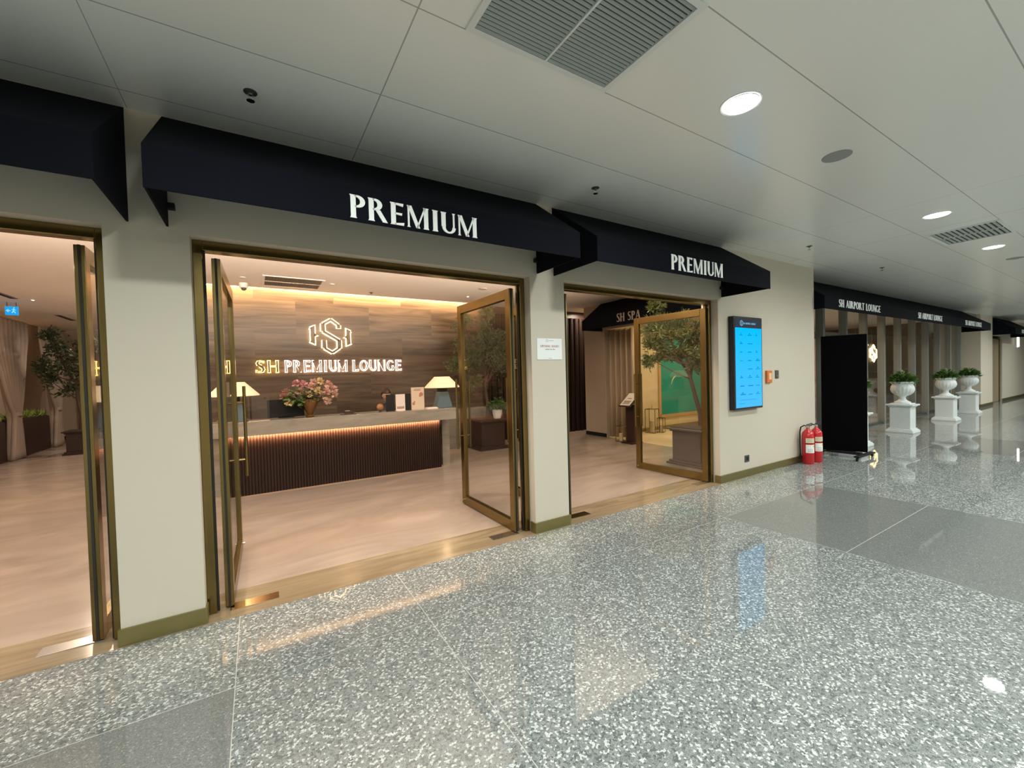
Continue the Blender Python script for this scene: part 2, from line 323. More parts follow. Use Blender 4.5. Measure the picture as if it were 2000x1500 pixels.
mb = MB(); mb.box(9.5, 11.5, 1.01, 1.9, 3.19, 3.3); mb.box(11.5, 40, 1.01, 9, 3.19, 3.3); struct('ceiling', mb, M_CEILIN, 'airport lounge ceiling')
# front wall with three door openings
mb = MB(); T = .25
xsw = [-10, O[0][0], O[0][1], O[1][0], O[1][1], O[2][0], O[2][1], 8.33]
for i in range(0, 8, 2): mb.box(xsw[i], xsw[i+1], 0, T, 0, ZT)
mb.box(-10, 8.33, 0, T, ZT, 3.3); mb.box(8.08, 8.33, T, .65, 0, 3.3); mb.box(8.33, 9.5, .5, .65, 0, 3.3); mb.box(9.4, 9.5, .65, 1.95, 0, 3.3); mb.box(9.5, 11.45, 1.9, 1.95, 0, 3.3)
struct('wall_front', mb, M_WALL, 'beige wall with the three lounge doorways')
mb = MB()
for i in range(0, 8, 2):
    x0, x1 = xsw[i]-(0 if i == 0 else .012), xsw[i+1]+.012
    mb.box(x0, x1, -.018, 0, 0, .105)
    if i: mb.box(x0, xsw[i], 0, .075, 0, .105)
    if i < 6: mb.box(xsw[i+1], x1, 0, .075, 0, .105)
mb.box(8.33, 8.345, -.018, .485, 0, .105); mb.box(8.345, 9.5, .485, .5, 0, .105)
struct('baseboard_front', mb, M_BASE, 'gold metal skirting along the front wall')
mb = MB(); mb.box(-3.6, 5.2, .25, .37, 2.575, 2.595); struct('trim_4', mb, M_CEILIN, 'added narrow shelf under the unseen fill light inside the door wall')  # shelf added only to carry the hidden fill light
# other walls
mb = MB(); mb.box(-1.5, 4.62, 5.45, 5.6, 0, 3.5); struct('wall_back', mb, M_SIGNW, 'brown banded marble wall behind the reception desk')
mb = MB(); mb.box(-1.5, -1.35, 5.6, 14.2, 0, 3.5); struct('wall_passage', mb, M_WALL, 'side wall of the passage')
mb = MB(); mb.box(-5.48, -5.3, .25, 14.2, 0, 3.5); struct('wall_left', mb, mat('mauve_beige_plaster', (.50, .40, .33), .8, noise=.05), 'left lounge wall behind the drapes')
mb = MB(); mb.box(-5.48, -1.35, 14.2, 14.35, 0, 3.5); struct('wall_end', mb, mat('grey_beige_plaster', (.40, .36, .31), .8), 'end wall of the passage')
mb = MB(); mb.box(-5.09, -1.5, 14.17, 14.2, 0, .12); struct('baseboard_end', mb, M_BLACK)
mb = MB(); mb.box(-10, -5.48, .25, .4, 0, 3.3); struct('wall_outer', mb, M_WALL)
mb = MB()
for z0, z1, ya, yb in ((0, 3.28, 4.06, 4.80), (2.65, 3.28, .25, 4.06), (0, 2.65, .25, .75)): mb.box(7.30, 7.42, ya, yb, z0, z1)
struct('wall_spa', mb, mat('taupe_plaster', (.36, .30, .24), .75), 'taupe wall with the spa entrance')
mb = MB(); mb.box(7.285, 7.30, 4.06, 4.80, 0, .09); struct('baseboard_spa', mb, M_BLACK)
mb = MB(); mb.box(7.42, 11.6, 4.12, 4.25, 0, 3.2); mb.box(8.6, 8.7, 4.25, 5.6, 0, 3.3); mb.box(11.45, 11.5, 1.9, 4.12, 0, 3.3); struct('wall_spa_inner', mb, M_SPAW, 'cream wall inside the spa')
mb = MB(); mb.box(8.4, 11.45, 4.09, 4.12, 0, .09); struct('baseboard_spa_inner', mb, M_BASE)
mb = MB(); mb.box(4.62, 8.6, 5.45, 5.6, 0, 3.38); struct('wall_fluted', mb, M_DWOOD, 'dark wood wall beyond the marble wall')
fl = MB(); x = 4.75
while x < 8.55:
    fl.lathe([(.065, 0), (.065, 3.05), (.065, 3.1)], x, 5.45, 12); x += .165
struct('trim_2', fl, M_SLAT, 'dark wood half round columns on the end wall', smooth=True)
mb = MB(); mb.box(-10, 40, -8.15, -8, 0, 3.4); mb.box(-10.1, -10, -8, .25, 0, 3.4); mb.box(40, 40.1, -8, 9, 0, 3.4); struct('wall_hall', mb, M_WALL, 'far walls closing the hall')
# far shop front of the airport lounge: fascia, glass front, pillar, end wall
mb = MB(); mb.box(9.5, 21.8, .5, 1.01, 3.08, 3.3); struct('wall_fascia', mb, mat('grey_fascia', (.20, .19, .16), .7), 'fascia above the glass front')
mb = MB(); mb.box(21.8, 23.5, .4, 2.6, 0, 3.3); mb.box(25.7, 40, .5, .8, 0, 3.3); mb.box(23.5, 25.7, .5, .8, 2.62, 3.3)
struct('wall_right', mb, M_WALL, 'beige pillar and wall beyond the glass front')
mb = MB(); mb.box(21.785, 23.512, .385, .4, 0, .105); mb.box(21.785, 21.8, .4, 1.3, 0, .105); mb.box(25.69, 40, .485, .5, 0, .105); struct('baseboard_right', mb, M_BASE)
mb = MB(); mb.box(11.5, 40, 7.4, 7.5, 0, 3.2); mb.box(30, 30.1, .8, 7.4, 0, 3.2); mb.box(11.5, 11.6, 4.3, 7.4, 0, 3.2)
struct('wall_airport_lounge', mb, mat('warm_brown_plaster', (.40, .29, .19), .7, noise=.15, scale=2), 'brown wall inside the airport lounge')
# reveal soffit lights are just the pale wall. door frames, leaves
def doorset(n, x0, x1):
    r = bpy.data.objects.new('door_%d' % n, None); COL.objects.link(r); r['kind'] = 'structure'; r['label'] = ('bronze framed double doorway nearest the left edge', 'wide bronze framed double doorway in front of the reception desk', 'bronze framed double doorway facing the spa')[n-1]
    r.location = (x0, .10, 0)
    W = x1-x0; f = MB(); f.box(0, .055, 0, .09, 0, ZT); f.box(W-.055, W, 0, .09, 0, ZT); f.box(.055, W-.055, 0, .09, ZT-.067, ZT)
    obj('door_frame', f, M_GOLD, r, bevel=.004)
    f = MB(); f.box(.055, .068, .03, .045, 0, ZT-.067); f.box(W-.068, W-.055, .03, .045, 0, ZT-.067); obj('seal', f, M_DARK, r)
    return r
D = [doorset(i+1, *O[i]) for i in range(3)]
LEN = 1.22; LT = 2.465; LB = .012
def leaf(label, hx, hy, ang, grp, side):
    """door leaf along local +x from the hinge, thickness in y; side = +1 or -1 for the face towards the middle of the opening"""
    t = thing('glass_door', label, 'door', (hx, hy, 0), ang, grp)
    f = MB(); s, rl, hf = .09, .10, .026
    f.box(.006, s, -hf, hf, LB, LT); f.box(LEN-s, LEN, -hf, hf, LB, LT); f.box(s, LEN-s, -hf, hf, LB, LB+rl); f.box(s, LEN-s, -hf, hf, LT-rl, LT)
    obj('door_frame', f, M_GOLD, t, bevel=.003)
    f = MB(); f.box(0, .006, -.007, .007, LB, LT); obj('brush_seal', f, M_DARK, t, 'dark strip down the hinge edge')
    f = MB(); f.box(s-.004, LEN-s+.004, -.006, .006, LB+rl-.004, LT-rl+.004); obj('glass_pane', f, M_GLASS, t, 'clear glass pane')
    for q in (-1, 1):
        h = MB(); yy = q*.085; h.tube([(LEN-.045, yy, .70), (LEN-.045, yy, 1.56)], .014, 12); h.tube([(LEN-.045, q*.024, .86), (LEN-.045, yy, .86)], .008); h.tube([(LEN-.045, q*.024, 1.40), (LEN-.045, yy, 1.40)], .008)
        obj('door_handle', h, M_GOLD, t, smooth=True)
    h = MB(); h.tube([(LEN-.045, -.027, .06), (LEN-.045, -.045, .06)], .012, 12); h.tube([(LEN-.045, .027, .06), (LEN-.045, .045, .06)], .012, 12); obj('door_lock', h, M_STEEL, t, 'small round steel lock at the bottom corner', smooth=True)
    return t
GD = 'open glass door leaves of the lounge'
leaf('glass door leaf folded edge-on beside the pillar nearest the left edge', -.895, .125, PI/2+.0, GD, -1)
leaf('open glass door leaf with bar handle left of the reception desk', -.213, .125, PI/2-.020, GD, 1)
leaf('open glass door leaf standing between reception desk and notice pillar', 2.200, .125, PI/2+.016, GD, -1)
leaf('glass door leaf mostly hidden behind the notice pillar', 2.885, .125, PI/2-.02, GD, 1)
leaf('open glass door leaf in front of the big potted tree', 5.425, .125, PI/2+.085, GD, -1)
leaf('glass door leaf at the far side of the left doorway', -3.30, .125, PI/2, GD, 1)
for i, (x, y, c) in enumerate([(-1.02, .19, 'beside the left pillar edge'), (-.06, .13, 'at the foot of the door leaf left of the desk'), (2.05, .14, 'at the foot of the door leaf by the notice pillar'), (3.02, .16, 'at the right foot of the notice pillar'), (5.28, .16, 'at the foot of the door leaf before the potted tree')]):
    f = MB(); f.box(x-.15, x+.15, y-.055, y+.055, .001, .006); tag(obj('floor_spring_cover', f, [M_STEEL, M_GOLD][i % 2] if i != 1 else mat('polished_bronze', (.75, .55, .35), .15, 1), bevel=.001), 'flat metal floor spring plate '+c, 'floor plate', 'floor spring plates in the thresholds')

# ================================================================== AWNINGS
def awning(x0, x1, yw, label, texts, sides=(True, True), lm=None):
    t = thing('awning', label, 'awning', (x0, yw, 2.60), 0, 'navy awnings'); W = x1-x0
    c = MB(); th = .012
    prof = [(0, .699), (-.65, .22), (-.65, 0), (-.65+th, 0), (-.65+th, .22-.01), (0, .69-th*1.4)]
    c.prism(prof, W, lambda a, b, c_: (c_, a, b))
    side = [(0, .675), (-.638, .21), (-.638, .004), (-.004, .004)]
    for s, xx in zip(sides, (0, W-th)):
        if s: c.prism(side, xx+th-.0005, lambda a, b, c_: (c_, a, b), d0=xx+.0005)
    obj('canopy', c, M_NAVY, t)
    for xx in (.0125, W-.05):
        b_ = MB(); b_.box(xx, xx+.0375, -.05, -.005, .11, .145); obj('bracket', b_, M_BLACK, t)
    for tx, a, b2, z0, z1 in texts:
        
        for c_, wb in word(tx, a-x0, b2-x0, z0-2.60, z1-2.60, (-.656, -.650), FX, 0, True): obj('letter', wb, lm or M_LETTER, t)
    return t
awning(-3.55, -.635, 0, 'navy fabric awning over the leftmost doorway', [])
awning(-.455, 2.437, 0, 'navy awning with large white PREMIUM over the reception doorway', [('PREMIUM', .537, 1.442, 2.62, 2.765)])
awning(2.637, 5.583, 0, 'navy awning with PREMIUM over the doorway facing the spa', [('PREMIUM', 3.65, 4.557, 2.635, 2.79)])
awning(8.36, 19.9, .5, 'very long navy awning lettered SH AIRPORT LOUNGE over the glass front', [('SH AIRPORT LOUNGE', 8.91, 10.83, 2.66, 2.795), ('SH AIRPORT LOUNGE', 13.09, 14.9, 2.66, 2.795), ('SH AIRPORT LOUNGE', 17.0, 18.76, 2.66, 2.795)])
awning(23.55, 27.2, .5, 'farthest navy awning over the distant gold doorway', [('LOUNGE', 24.62, 26.0, 2.66, 2.795)])
# the spa awning faces the lounge (turned a quarter), its front runs towards the viewer
t = awning(0, 3.4, 0, 'black awning lettered SH SPA inside the lounge over the spa entrance', [('SH SPA', 1.12, 1.77, 2.672, 2.85)], lm=mat('grey_lettering', (.42, .40, .36), .5))
t.location = (7.298, 4.14, 2.60); t.rotation_euler = (0, 0, -PI/2)
# white return of the spa corner
# ================================================================== HALL CEILING FITTINGS
def downlight(x, y, z, r, label, grp, col, s):
    t = thing('downlight', label, 'ceiling light', (x, y, z), 0, grp)
    a = MB(); a.lathe([(r, 0), (r+.018, -.004), (r+.02, -.0005), (r+.02, 0)], n=28); obj('trim_ring', a, M_WHITE, t)
    a = MB(); a.lathe([(r-.002, -.0065), (r-.002, -.0045)], n=28); obj('diffuser', a, glow('lamp_glow', col, s), t, 'glowing white disc')
    return t
names = {(2.71, -1.91): 'large glowing round ceiling light right of the ceiling grille', (6.70, -1.91): 'glowing round ceiling light between round speaker and distant grille', (9.35, -1.91): 'glowing round ceiling light just beyond the distant grille', (13.35, -1.91): 'far round ceiling light cut by the right photo edge', (.06, -1.91): 'round ceiling light above the viewer, out of the picture'}
for x, y in HALL:
    if (x, y) in names or (y == -1.91 and x > 0): downlight(x, y, CZ, .105, names.get((x, y), 'small far round ceiling light in the distant hall, %s' % {16.0: 'just past the farthest grille', 20.0: 'before the beige pillar', 22.65: 'beside the beige pillar', 26.6: 'before the farthest awning'}.get(x, 'far end')), 'round hall ceiling lights', (1, 1, .97), 14)
for (x, y), lb in zip(AIR, ('nearest the spa side', 'first in the row behind the brown soffit', 'in the middle', 'deep inside', 'farthest')): downlight(x, y, 3.19, .10, 'round warm ceiling light inside the airport lounge, '+lb, 'airport lounge ceiling lights', (1, .86, .66), 8)
def grille(x0, x1, y0, y1, z, n, label, mid=True, name='ceiling_vent', grp='square ceiling grilles of the hall', along='x', fm=None, sm=None):
    t = thing(name, label, 'ceiling vent', ((x0+x1)/2, (y0+y1)/2, z), 0, grp); hx = (x1-x0)/2; hy = (y1-y0)/2; fr = .033; fm = fm or M_WHITE; sm = sm or mat('grey_slat', (.36, .39, .37), .5)
    f = MB(); f.box(-hx, hx, -hy, -hy+fr, -.012, 0); f.box(-hx, hx, hy-fr, hy, -.012, 0); f.box(-hx, -hx+fr, -hy+fr, hy-fr, -.012, 0); f.box(hx-fr, hx, -hy+fr, hy-fr, -.012, 0); obj('frame', f, fm, t)
    b_ = MB(); b_.box(-hx+fr, hx-fr, -hy+fr, hy-fr, -.0012, -.0004); obj('backing', b_, mat('vent_dark', (.035, .04, .038), .9), t)
    s = MB()
    for i in range(n):
        if along == 'x':
            yy = -hy+fr+(2*hy-2*fr)*(i+.5)/n; p = (2*hy-2*fr)/n
            s.prism([(yy-p*.12, -.001), (yy+p*.30, -.011), (yy+p*.38, -.010), (yy-p*.02, -.001)], hx-fr, lambda a, b, c: (c, a, b), d0=-hx+fr)
        else:
            xx = -hx+fr+(2*hx-2*fr)*(i+.5)/n; p = (2*hx-2*fr)/n
            s.prism([(xx-p*.22, -.010), (xx+p*.22, -.010), (xx+p*.22, -.001), (xx-p*.22, -.001)], hy-fr, lambda a, b, c: (a, c, b), d0=-hy+fr)
    obj('slats', s, sm, t)
    if mid:
        c = MB()
        if along == 'x': c.box(-.006, .006, -hy+fr, hy-fr, -.0125, -.001)
        else: c.box(-hx+fr, hx-fr, -.006, .006, -.0125, -.001)
        obj('cross_bar', c, fm, t)
    return t
grille(.928, 1.85, -2.245, -1.565, CZ, 26, 'large slatted ceiling grille at the top of the photo')
grille(7.60, 8.52, -2.245, -1.60, CZ, 12, 'distant ceiling grille between two glowing round lights')
grille(14.25, 15.17, -2.245, -1.60, CZ, 12, 'farthest ceiling grille near the right photo edge')
for x, lb in ((4.064, 'round grey ceiling speaker right of the large ceiling light'), (10.72, 'round grey ceiling speaker far down the hall')):
    a = MB(); a.lathe([(.10, 0), (.10, -.004), (.092, -.006)], n=28); o = tag(obj('ceiling_speaker', a, mat('speaker_grey', (.28, .295, .28), .7), loc=(x, -1.925, CZ)), lb, 'ceiling speaker', 'round ceiling speakers')
def sprinkler(x, y, z, label, sc_=1):
    t = thing('sprinkler', label, 'sprinkler', (x, y, z), 0, 'ceiling sprinklers')
    a = MB(); a.lathe([(.036, 0), (.036, -.004), (.014, -.012), (.010, -.02)], n=16); obj('rosette', a, M_GREYMET, t, smooth=True)
    a = MB(); a.tube([(-.012, 0, -.018), (-.014, 0, -.035), (0, 0, -.048)], .003, 6); a.tube([(.012, 0, -.018), (.014, 0, -.035), (0, 0, -.048)], .003, 6); obj('arms', a, M_STEEL, t)
    a = MB(); a.lathe([(.022, -.052), (.022, -.049), (.004, -.047)], n=14); obj('deflector', a, M_STEEL, t)
    return t
sprinkler(.028, -.53, CZ, 'ceiling sprinkler nearest the viewer above the left end of the reception awning')
sprinkler(2.72, -.555, CZ, 'ceiling sprinkler above the gap between the two PREMIUM awnings')
sprinkler(6.70, -.62, CZ, 'small ceiling sprinkler above the wall with the blue screen')
sprinkler(9.37, -.62, CZ, 'ceiling sprinkler above the airport lounge awning')
sprinkler(1.97, 4.95, LZ, 'tiny sprinkler on the warm ceiling above the desk sign')
# ================================================================== WALL THINGS
SCR = glow('screen_blue', (.012, .50, 1.0), 1.0)
t = thing('display_screen', 'tall bright blue wall screen listing airlines right of the doors', 'screen', (5.735, 0, 1.01)); W, H = .735, 1.335
a = MB(); a.box(0, W, -.08, 0, 0, H); a.box(-.004, .02, -.06, 0, 0, H+.0); obj('casing', a, mat('black_gloss', (.008, .008, .010), .25), t, bevel=.004)
a = MB(); a.box(.03, W-.02, -.0815, -.0805, .03, H-.16)
m, nt, b = nm('screen_panel'); nt.nodes.remove(b); e = N(nt, 'ShaderNodeEmission'); tc = N(nt, 'ShaderNodeTexCoord'); s_ = N(nt, 'ShaderNodeSeparateXYZ'); r = N(nt, 'ShaderNodeMapRange'); r.inputs[1].default_value = 0; r.inputs[2].default_value = 1.2; L(nt, tc.outputs['Object'], s_.inputs[0]); L(nt, s_.outputs[2], r.inputs[0])
mx = N(nt, 'ShaderNodeMix', data_type='RGBA'); mx.inputs[6].default_value = (.075, .50, 1, 1); mx.inputs[7].default_value = (.0, .50, 1, 1); L(nt, r.outputs[0], mx.inputs[0]); L(nt, mx.outputs[2], e.inputs[0]); e.inputs[1].default_value = 1.5; L(nt, e.outputs[0], nt.nodes['Material Output'].inputs[0])
obj('screen', a, m, t, 'glowing blue display area')
a = MB(); a.box(.03, W-.02, -.0815, -.0805, H-.16, H-.03); obj('header_bar', a, glow('screen_header', (.055, .068, .085), 1), t, 'dark grey title bar')
a = word('SH AIRPORT LOUNGE', .24, .56, H-.108, H-.083, (-.083, -.0816), FX)
for q in stroke([(.19, H-.055), (.155, H-.075), (.155, H-.115), (.19, H-.135), (.225, H-.115), (.225, H-.075), (.19, H-.055)], .008): a.prism(q, -.083, FX, d0=-.0816)
for q in stroke([(.208, H-.082), (.19, H-.074), (.172, H-.084), (.208, H-.106), (.19, H-.118), (.172, H-.108)], .007): a.prism(q, -.083, FX, d0=-.0816)
obj('title', a, glow('screen_title', (.30, .65, 1), 1), t, 'pale blue logo and title')
a = MB(); rnd = random.Random(3)
for row in range(8):
    for cidx in range(3):
        z = H-.27-row*.122; x = .14+cidx*.205
        if (row, cidx) in ((4, 0), (1, 2)): continue
        ww = rnd.uniform(.05, .14); a.box(x, x+ww, -.0822, -.0816, z, z+rnd.uniform(.008, .014))
        if rnd.random() < .6: a.box(x+ww*.3, x+ww*.6, -.0822, -.0816, z+.018, z+.034)
a.box(.12, .56, -.0822, -.0816, .135, .14); a.box(.10, .26, -.0822, -.0816, .085, .09)
obj('airline_marks', a, glow('screen_marks', (.0, .38, .86), 1), t, 'rows of small dark blue marks')
t = thing('notice_sign', 'small white notice with red heading on the narrow pillar', 'sign', (2.405, -.001, 1.745)); a = MB(); a.box(0, .315, -.006, 0, 0, .215); obj('board', a, mat('white_acrylic', (.80, .82, .82), .25), t)
obj('heading', word('OPENING HOURS', .04, .28, .125, .147, (-.0068, -.006), FX), mat('maroon_ink', (.33, .10, .08), .6), t, 'maroon heading')
a = MB(); a.box(.10, .155, -.0068, -.006, .100, .108); a.box(.162, .185, -.0068, -.006, .100, .108); a.box(.190, .225, -.0068, -.006, .100, .108); a.box(.14, .18, -.0068, -.006, .012, .016); a.box(.15, .21, -.0068, -.006, .191, .195)
for q in stroke([(.125, .205), (.113, .199), (.113, .187), (.125, .181), (.137, .187), (.137, .199), (.125, .205)], .004): a.prism(q, -.0068, FX, d0=-.006)
obj('small_print', a, mat('grey_ink', (.30, .29, .30), .6), t, 'grey small print and logo')
t = thing('fire_call_point', 'orange fire alarm call point on the wall right of the screen', 'alarm', (6.70, 0, 1.37)); a = MB(); a.box(0, .15, -.035, 0, 0, .19); obj('housing', a, mat('orange_plastic', (.62, .16, .03), .35), t, bevel=.008)
a = MB(); a.box(.045, .12, -.038, -.034, .05, .15); obj('window', a, mat('pale_window', (.75, .55, .30), .3), t, 'pale break-glass window')
t = thing('wall_switch', 'small grey wall plate right of the orange call point', 'switch', (6.99, 0, 1.43)); a = MB(); a.box(0, .10, -.012, 0, 0, .13); obj('plate', a, M_GREYMET, t, bevel=.003)
a = MB(); a.tube([(.05, -.011, .04), (.05, -.016, .04)], .012, 12); obj('button', a, M_STEEL, t)
t = thing('wall_socket', 'dark grey wall socket low on the wall under the screen', 'socket', (6.10, 0, .215)); a = MB(); a.box(0, .115, -.010, 0, 0, .10); obj('plate', a, M_GREYMET, t, bevel=.003)
a = MB(); a.box(.03, .085, -.0115, -.0095, .025, .075); obj('outlet', a, M_BLACK, t)
# ------------------------------------------------------------------ fire extinguishers
def extinguisher(label, loc, rz):
    t = thing('fire_extinguisher', label, 'fire extinguisher', loc, rz, 'red fire extinguishers'); R_ = .085; M_RED = mat('fire_red', (.50, .008, .014), .22, coat=.6)
    a = MB(); a.lathe([(R_*.9, 0), (R_, .012), (R_, .47), (R_*.93, .51), (R_*.6, .55), (.026, .575), (.022, .60)], n=32); obj('cylinder', a, M_RED, t, smooth=True)
    a = MB()
    def wrap(z0, z1, a0, a1, mi):
        n = 14; rows = [[((R_+.0012)*math.cos(a0+(a1-a0)*i/n), (R_+.0012)*math.sin(a0+(a1-a0)*i/n), z) for i in range(n+1)] for z in (z0, z1)]; a.grid(rows, mi)
    wrap(.19, .325, 1.5, 3.2, 0); wrap(.355, .43, 1.5, 3.2, 1)
    for z in (.37, .385, .40, .415): wrap(z, z+.005, 1.7, 3.0, 2)
    for z in (.205, .225, .245): wrap(z, z+.006, 1.8, 2.7, 2)
    wrap(.285, .315, 2.7, 3.1, 3); obj('labels', a, [mat('label_white', (.8, .8, .78), .4), mat('label_cream', (.66, .63, .42), .4), mat('label_ink', (.12, .12, .12), .5), mat('label_yellow', (.6, .5, .05), .4)], t, 'white and cream instruction labels')
    a = MB(); a.lathe([(.024, .60), (.024, .625), (.016, .63)], n=16); obj('valve', a, M_STEEL, t)
    a = MB(); a.tube([(.02, 0, .625), (-.02, 0, .632), (-.06, 0, .642)], .009, 8); a.tube([(.02, 0, .64), (-.02, 0, .655), (-.06, 0, .675)], .008, 8); obj('handle', a, M_GREYMET, t)
    a = MB(); a.tube([(.01, 0, .615), (.05, .0, .63), (.092, .02, .60), (.104, .03, .52), (.104, .03, .30), (.10, .03, .16)], .010, 8); a.tube([(.10, .03, .16), (.10, .03, .08)], [.012, .02], 10); obj('hose', a, M_BLACK, t, smooth=True)
    a = MB(); a.lathe([(R_+.002, .336), (R_+.002, .342)], n=24, cap=False); obj('strap', a, M_BLACK, t)
    return t
extinguisher('red fire extinguisher in front, standing against the wall end', (7.73, -.14, 0), 1.7)
extinguisher('red fire extinguisher partly hidden between its twin and the black board', (7.99, -.155, 0), 1.85)
# ------------------------------------------------------------------ rolling black board
t = thing('display_board', 'tall black board on a wheeled foot beside the extinguishers', 'display board', (8.80, -.25, 0), .0)
a = MB(); a.prism([(-.10, .30), (-.06, .31), (.14, -.29), (.10, -.30)], 2.14, lambda p, q, r: (p, q, r), d0=.10); obj('panel', a, mat('black_panel', (.0012, .0014, .0014), .7, spec=.04), t, bevel=.006)
a = MB(); a.box(-.33, .36, -.33, -.25, .06, .085); a.box(-.33, .36, .25, .33, .06, .085); a.box(-.05, .05, -.25, .25, .06, .10); obj('foot', a, M_BLACK, t, bevel=.004)
for sx in (-.30, .33):
    for sy in (-.29, .29):
        a = MB(); a.tube([(sx, sy-.012, .03), (sx, sy+.012, .03)], .029, 14); a.box(sx-.008, sx+.008, sy-.016, sy+.016, .03, .062); obj('caster', a, M_BLACK, t)
# ------------------------------------------------------------------ urns
def leaves_clump(mb, c, n, r, h, l, w_, seed, droop=.5, mi=0):
    rd = random.Random(seed)
    for _ in range(n):
        a = rd.uniform(0, 2*PI); k = rd.uniform(0, 1)**.6; p = Vector((c[0]+r*k*math.cos(a), c[1]+r*k*math.sin(a), c[2]+h*rd.uniform(0, 1)*(1.1-k*.7)))
        d = Vector((math.cos(a)*(.4+k), math.sin(a)*(.4+k), rd.uniform(-.2, 1)*(1-droop*k)+.1)); mb.leaf(p, d, l*rd.uniform(.6, 1.2), w_*rd.uniform(.7, 1.2), rd.uniform(-1, 1), mi)
def urn(label, loc):
    t = thing('pedestal_urn', label, 'planter', loc, 0, 'white stone urns on pedestals along the glass front')
    a = MB(); a.box(-.25, .25, -.25, .25, 0, .05); a.box(-.235, .235, -.235, .235, .05, .075); a.box(-.21, .21, -.21, .21, .075, .10); a.box(-.185, .185, -.185, .185, .10, .60); a.box(-.21, .21, -.21, .21, .60, .63); a.box(-.245, .245, -.245, .245, .63, .665); a.box(-.18, .18, -.18, .18, .665, .69)
    obj('pedestal', a, M_STONEW, t, bevel=.008)
    a = MB(); a.lathe([(.15, .69), (.15, .715), (.11, .735), (.065, .77), (.055, .82), (.07, .85), (.14, .885), (.19, .94), (.212, 1.01), (.205, 1.08), (.185, 1.12), (.20, 1.15), (.238, 1.175), (.24, 1.19), (.21, 1.195), (.20, 1.15), (.19, 1.14)], n=72, flute=(.035, 18, .87, 1.06)); obj('urn', a, M_STONEW, t, smooth=True)
    a = MB(); a.lathe([(.19, 1.13), (.19, 1.145)], n=20); obj('soil', a, M_SOIL, t)
    a = MB(); leaves_clump(a, (0, 0, 1.15), 520, .20, .27, .12, .045, int(loc[0]*10), .35); obj('foliage', a, M_LEAFB, t)
    return t
urn('white urn with ferns mostly hidden behind the black board', (10.15, .08, 0))
u1 = urn('nearest fully visible white urn planter on a square pedestal', (12.98, .10, 0))
dup(u1, (16.45, .12, 0), 'middle white urn planter with bright ferns, before the farthest one')
dup(u1, (19.2, .20, 0), 'farthest white urn planter standing near the beige pillar')
# ------------------------------------------------------------------ glass front of the airport lounge
r = bpy.data.objects.new('window_1', None); COL.objects.link(r); r['kind'] = 'structure'; r['label'] = 'glass shop front with grey uprights under the long awning'; r.location = (9.5, .95, 0)
a = MB(); a.box(0, 12.3, .0, .01, .06, 3.08); obj('glass_pane', a, M_GLASS, r)
a = MB(); a.box(0, 12.3, -.03, .05, 0, .06); obj('bottom_rail', a, M_GREYMET, r)
x = .20
MUL = mat('grey_mullion', (.26, .28, .27), .4, .3)
while x < 12.2:
    a = MB(); a.box(x, x+.10, -.07, .08, 0, 3.08); obj('mullion', a, MUL, r); x += 1.2
t = thing('gold_door', 'narrow distant gold door under the farthest awning', 'door', (23.5, .55, 0)); a = MB(); a.box(0, .08, 0, .1, 0, 2.62); a.box(2.12, 2.2, 0, .1, 0, 2.62); a.box(.08, 2.12, 0, .1, 2.52, 2.62); obj('door_frame', a, M_GOLD, t)
a = MB(); a.box(.10, 1.08, .03, .07, .01, 2.5); obj('door_leaf', a, mat('gold_panel', (.62, .50, .22), .3, .8), t); a = MB(); a.box(1.12, 2.10, .03, .07, .01, 2.5); obj('door_leaf', a, mat('taupe_panel', (.30, .24, .16), .4), t)
# inside the airport lounge: soffit, drapes, seats, wall logo
mb = MB(); mb.box(11.6, 21.8, 4.6, 4.9, 2.45, 2.95); struct('trim_3', mb, mat('brown_soffit', (.12, .055, .028), .6), 'dark brown soffit inside the airport lounge')
mb = MB(); mb.box(21.85, 22.1, 2.6, 7.4, 0, 3.19); mb.box(21.72, 21.795, 1.02, 2.6, 0, 3.19); struct('wall_airport_side', mb, mat('olive_brown_wall', (.22, .19, .14), .7))  # olive sheet added inside so the far glazing looks dark
def drape(name, x, y, w_, h, m, label, grp, n=8):
    a = MB(); rows = []
    for z in (0.02, h): rows.append([(x+w_*i/(n*8), y+.05*math.sin(i/8*2*PI), z) for i in range(n*8+1)])
    a.grid(rows); return tag(obj(name, a, m, smooth=True, solid=.006), label, 'curtain', grp)
M_PINK = mat('dusty_pink_drape', (.42, .24, .17), .8)
for i, (x, lb) in enumerate(((11.7, 'dusty pink drape just right of the wall end behind glass'), (14.6, 'pinkish drape behind glass left of the middle urn'), (17.3, 'tan pink drape behind glass nearest the dark glazed end'))): drape('curtain', x, 2.6, .9, 2.45, M_PINK, lb, 'pink drapes inside the airport lounge')
M_SOFA = mat('grey_upholstery', (.10, .10, .10), .8)
def sofa(x, y, label):
    t = thing('sofa', label, 'sofa', (x, y, 0), 0, 'grey sofas behind the glass'); a = MB(); a.box(-.9, .9, -.35, .40, .08, .42); obj('seat', a, M_SOFA, t, bevel=.04)
    a = MB(); a.box(-.9, .9, .20, .42, .42, .88); obj('backrest', a, M_SOFA, t, bevel=.04)
    for s in (-1, 1): a = MB(); a.box(s*.9-.09, s*.9+.09, -.36, .42, .08, .62); obj('armrest', a, M_SOFA, t, bevel=.03)
    for s in (-.8, .8): a = MB(); a.box(s-.03, s+.03, -.03, .03, 0, .08); obj('leg', a, M_BLACK, t)
    return t
s1 = sofa(16.4, 3.4, 'grey sofa behind the glass just right of the black board'); dup(s1, (19.5, 3.6, 0), 'grey sofa behind the glass beside the nearest visible urn')
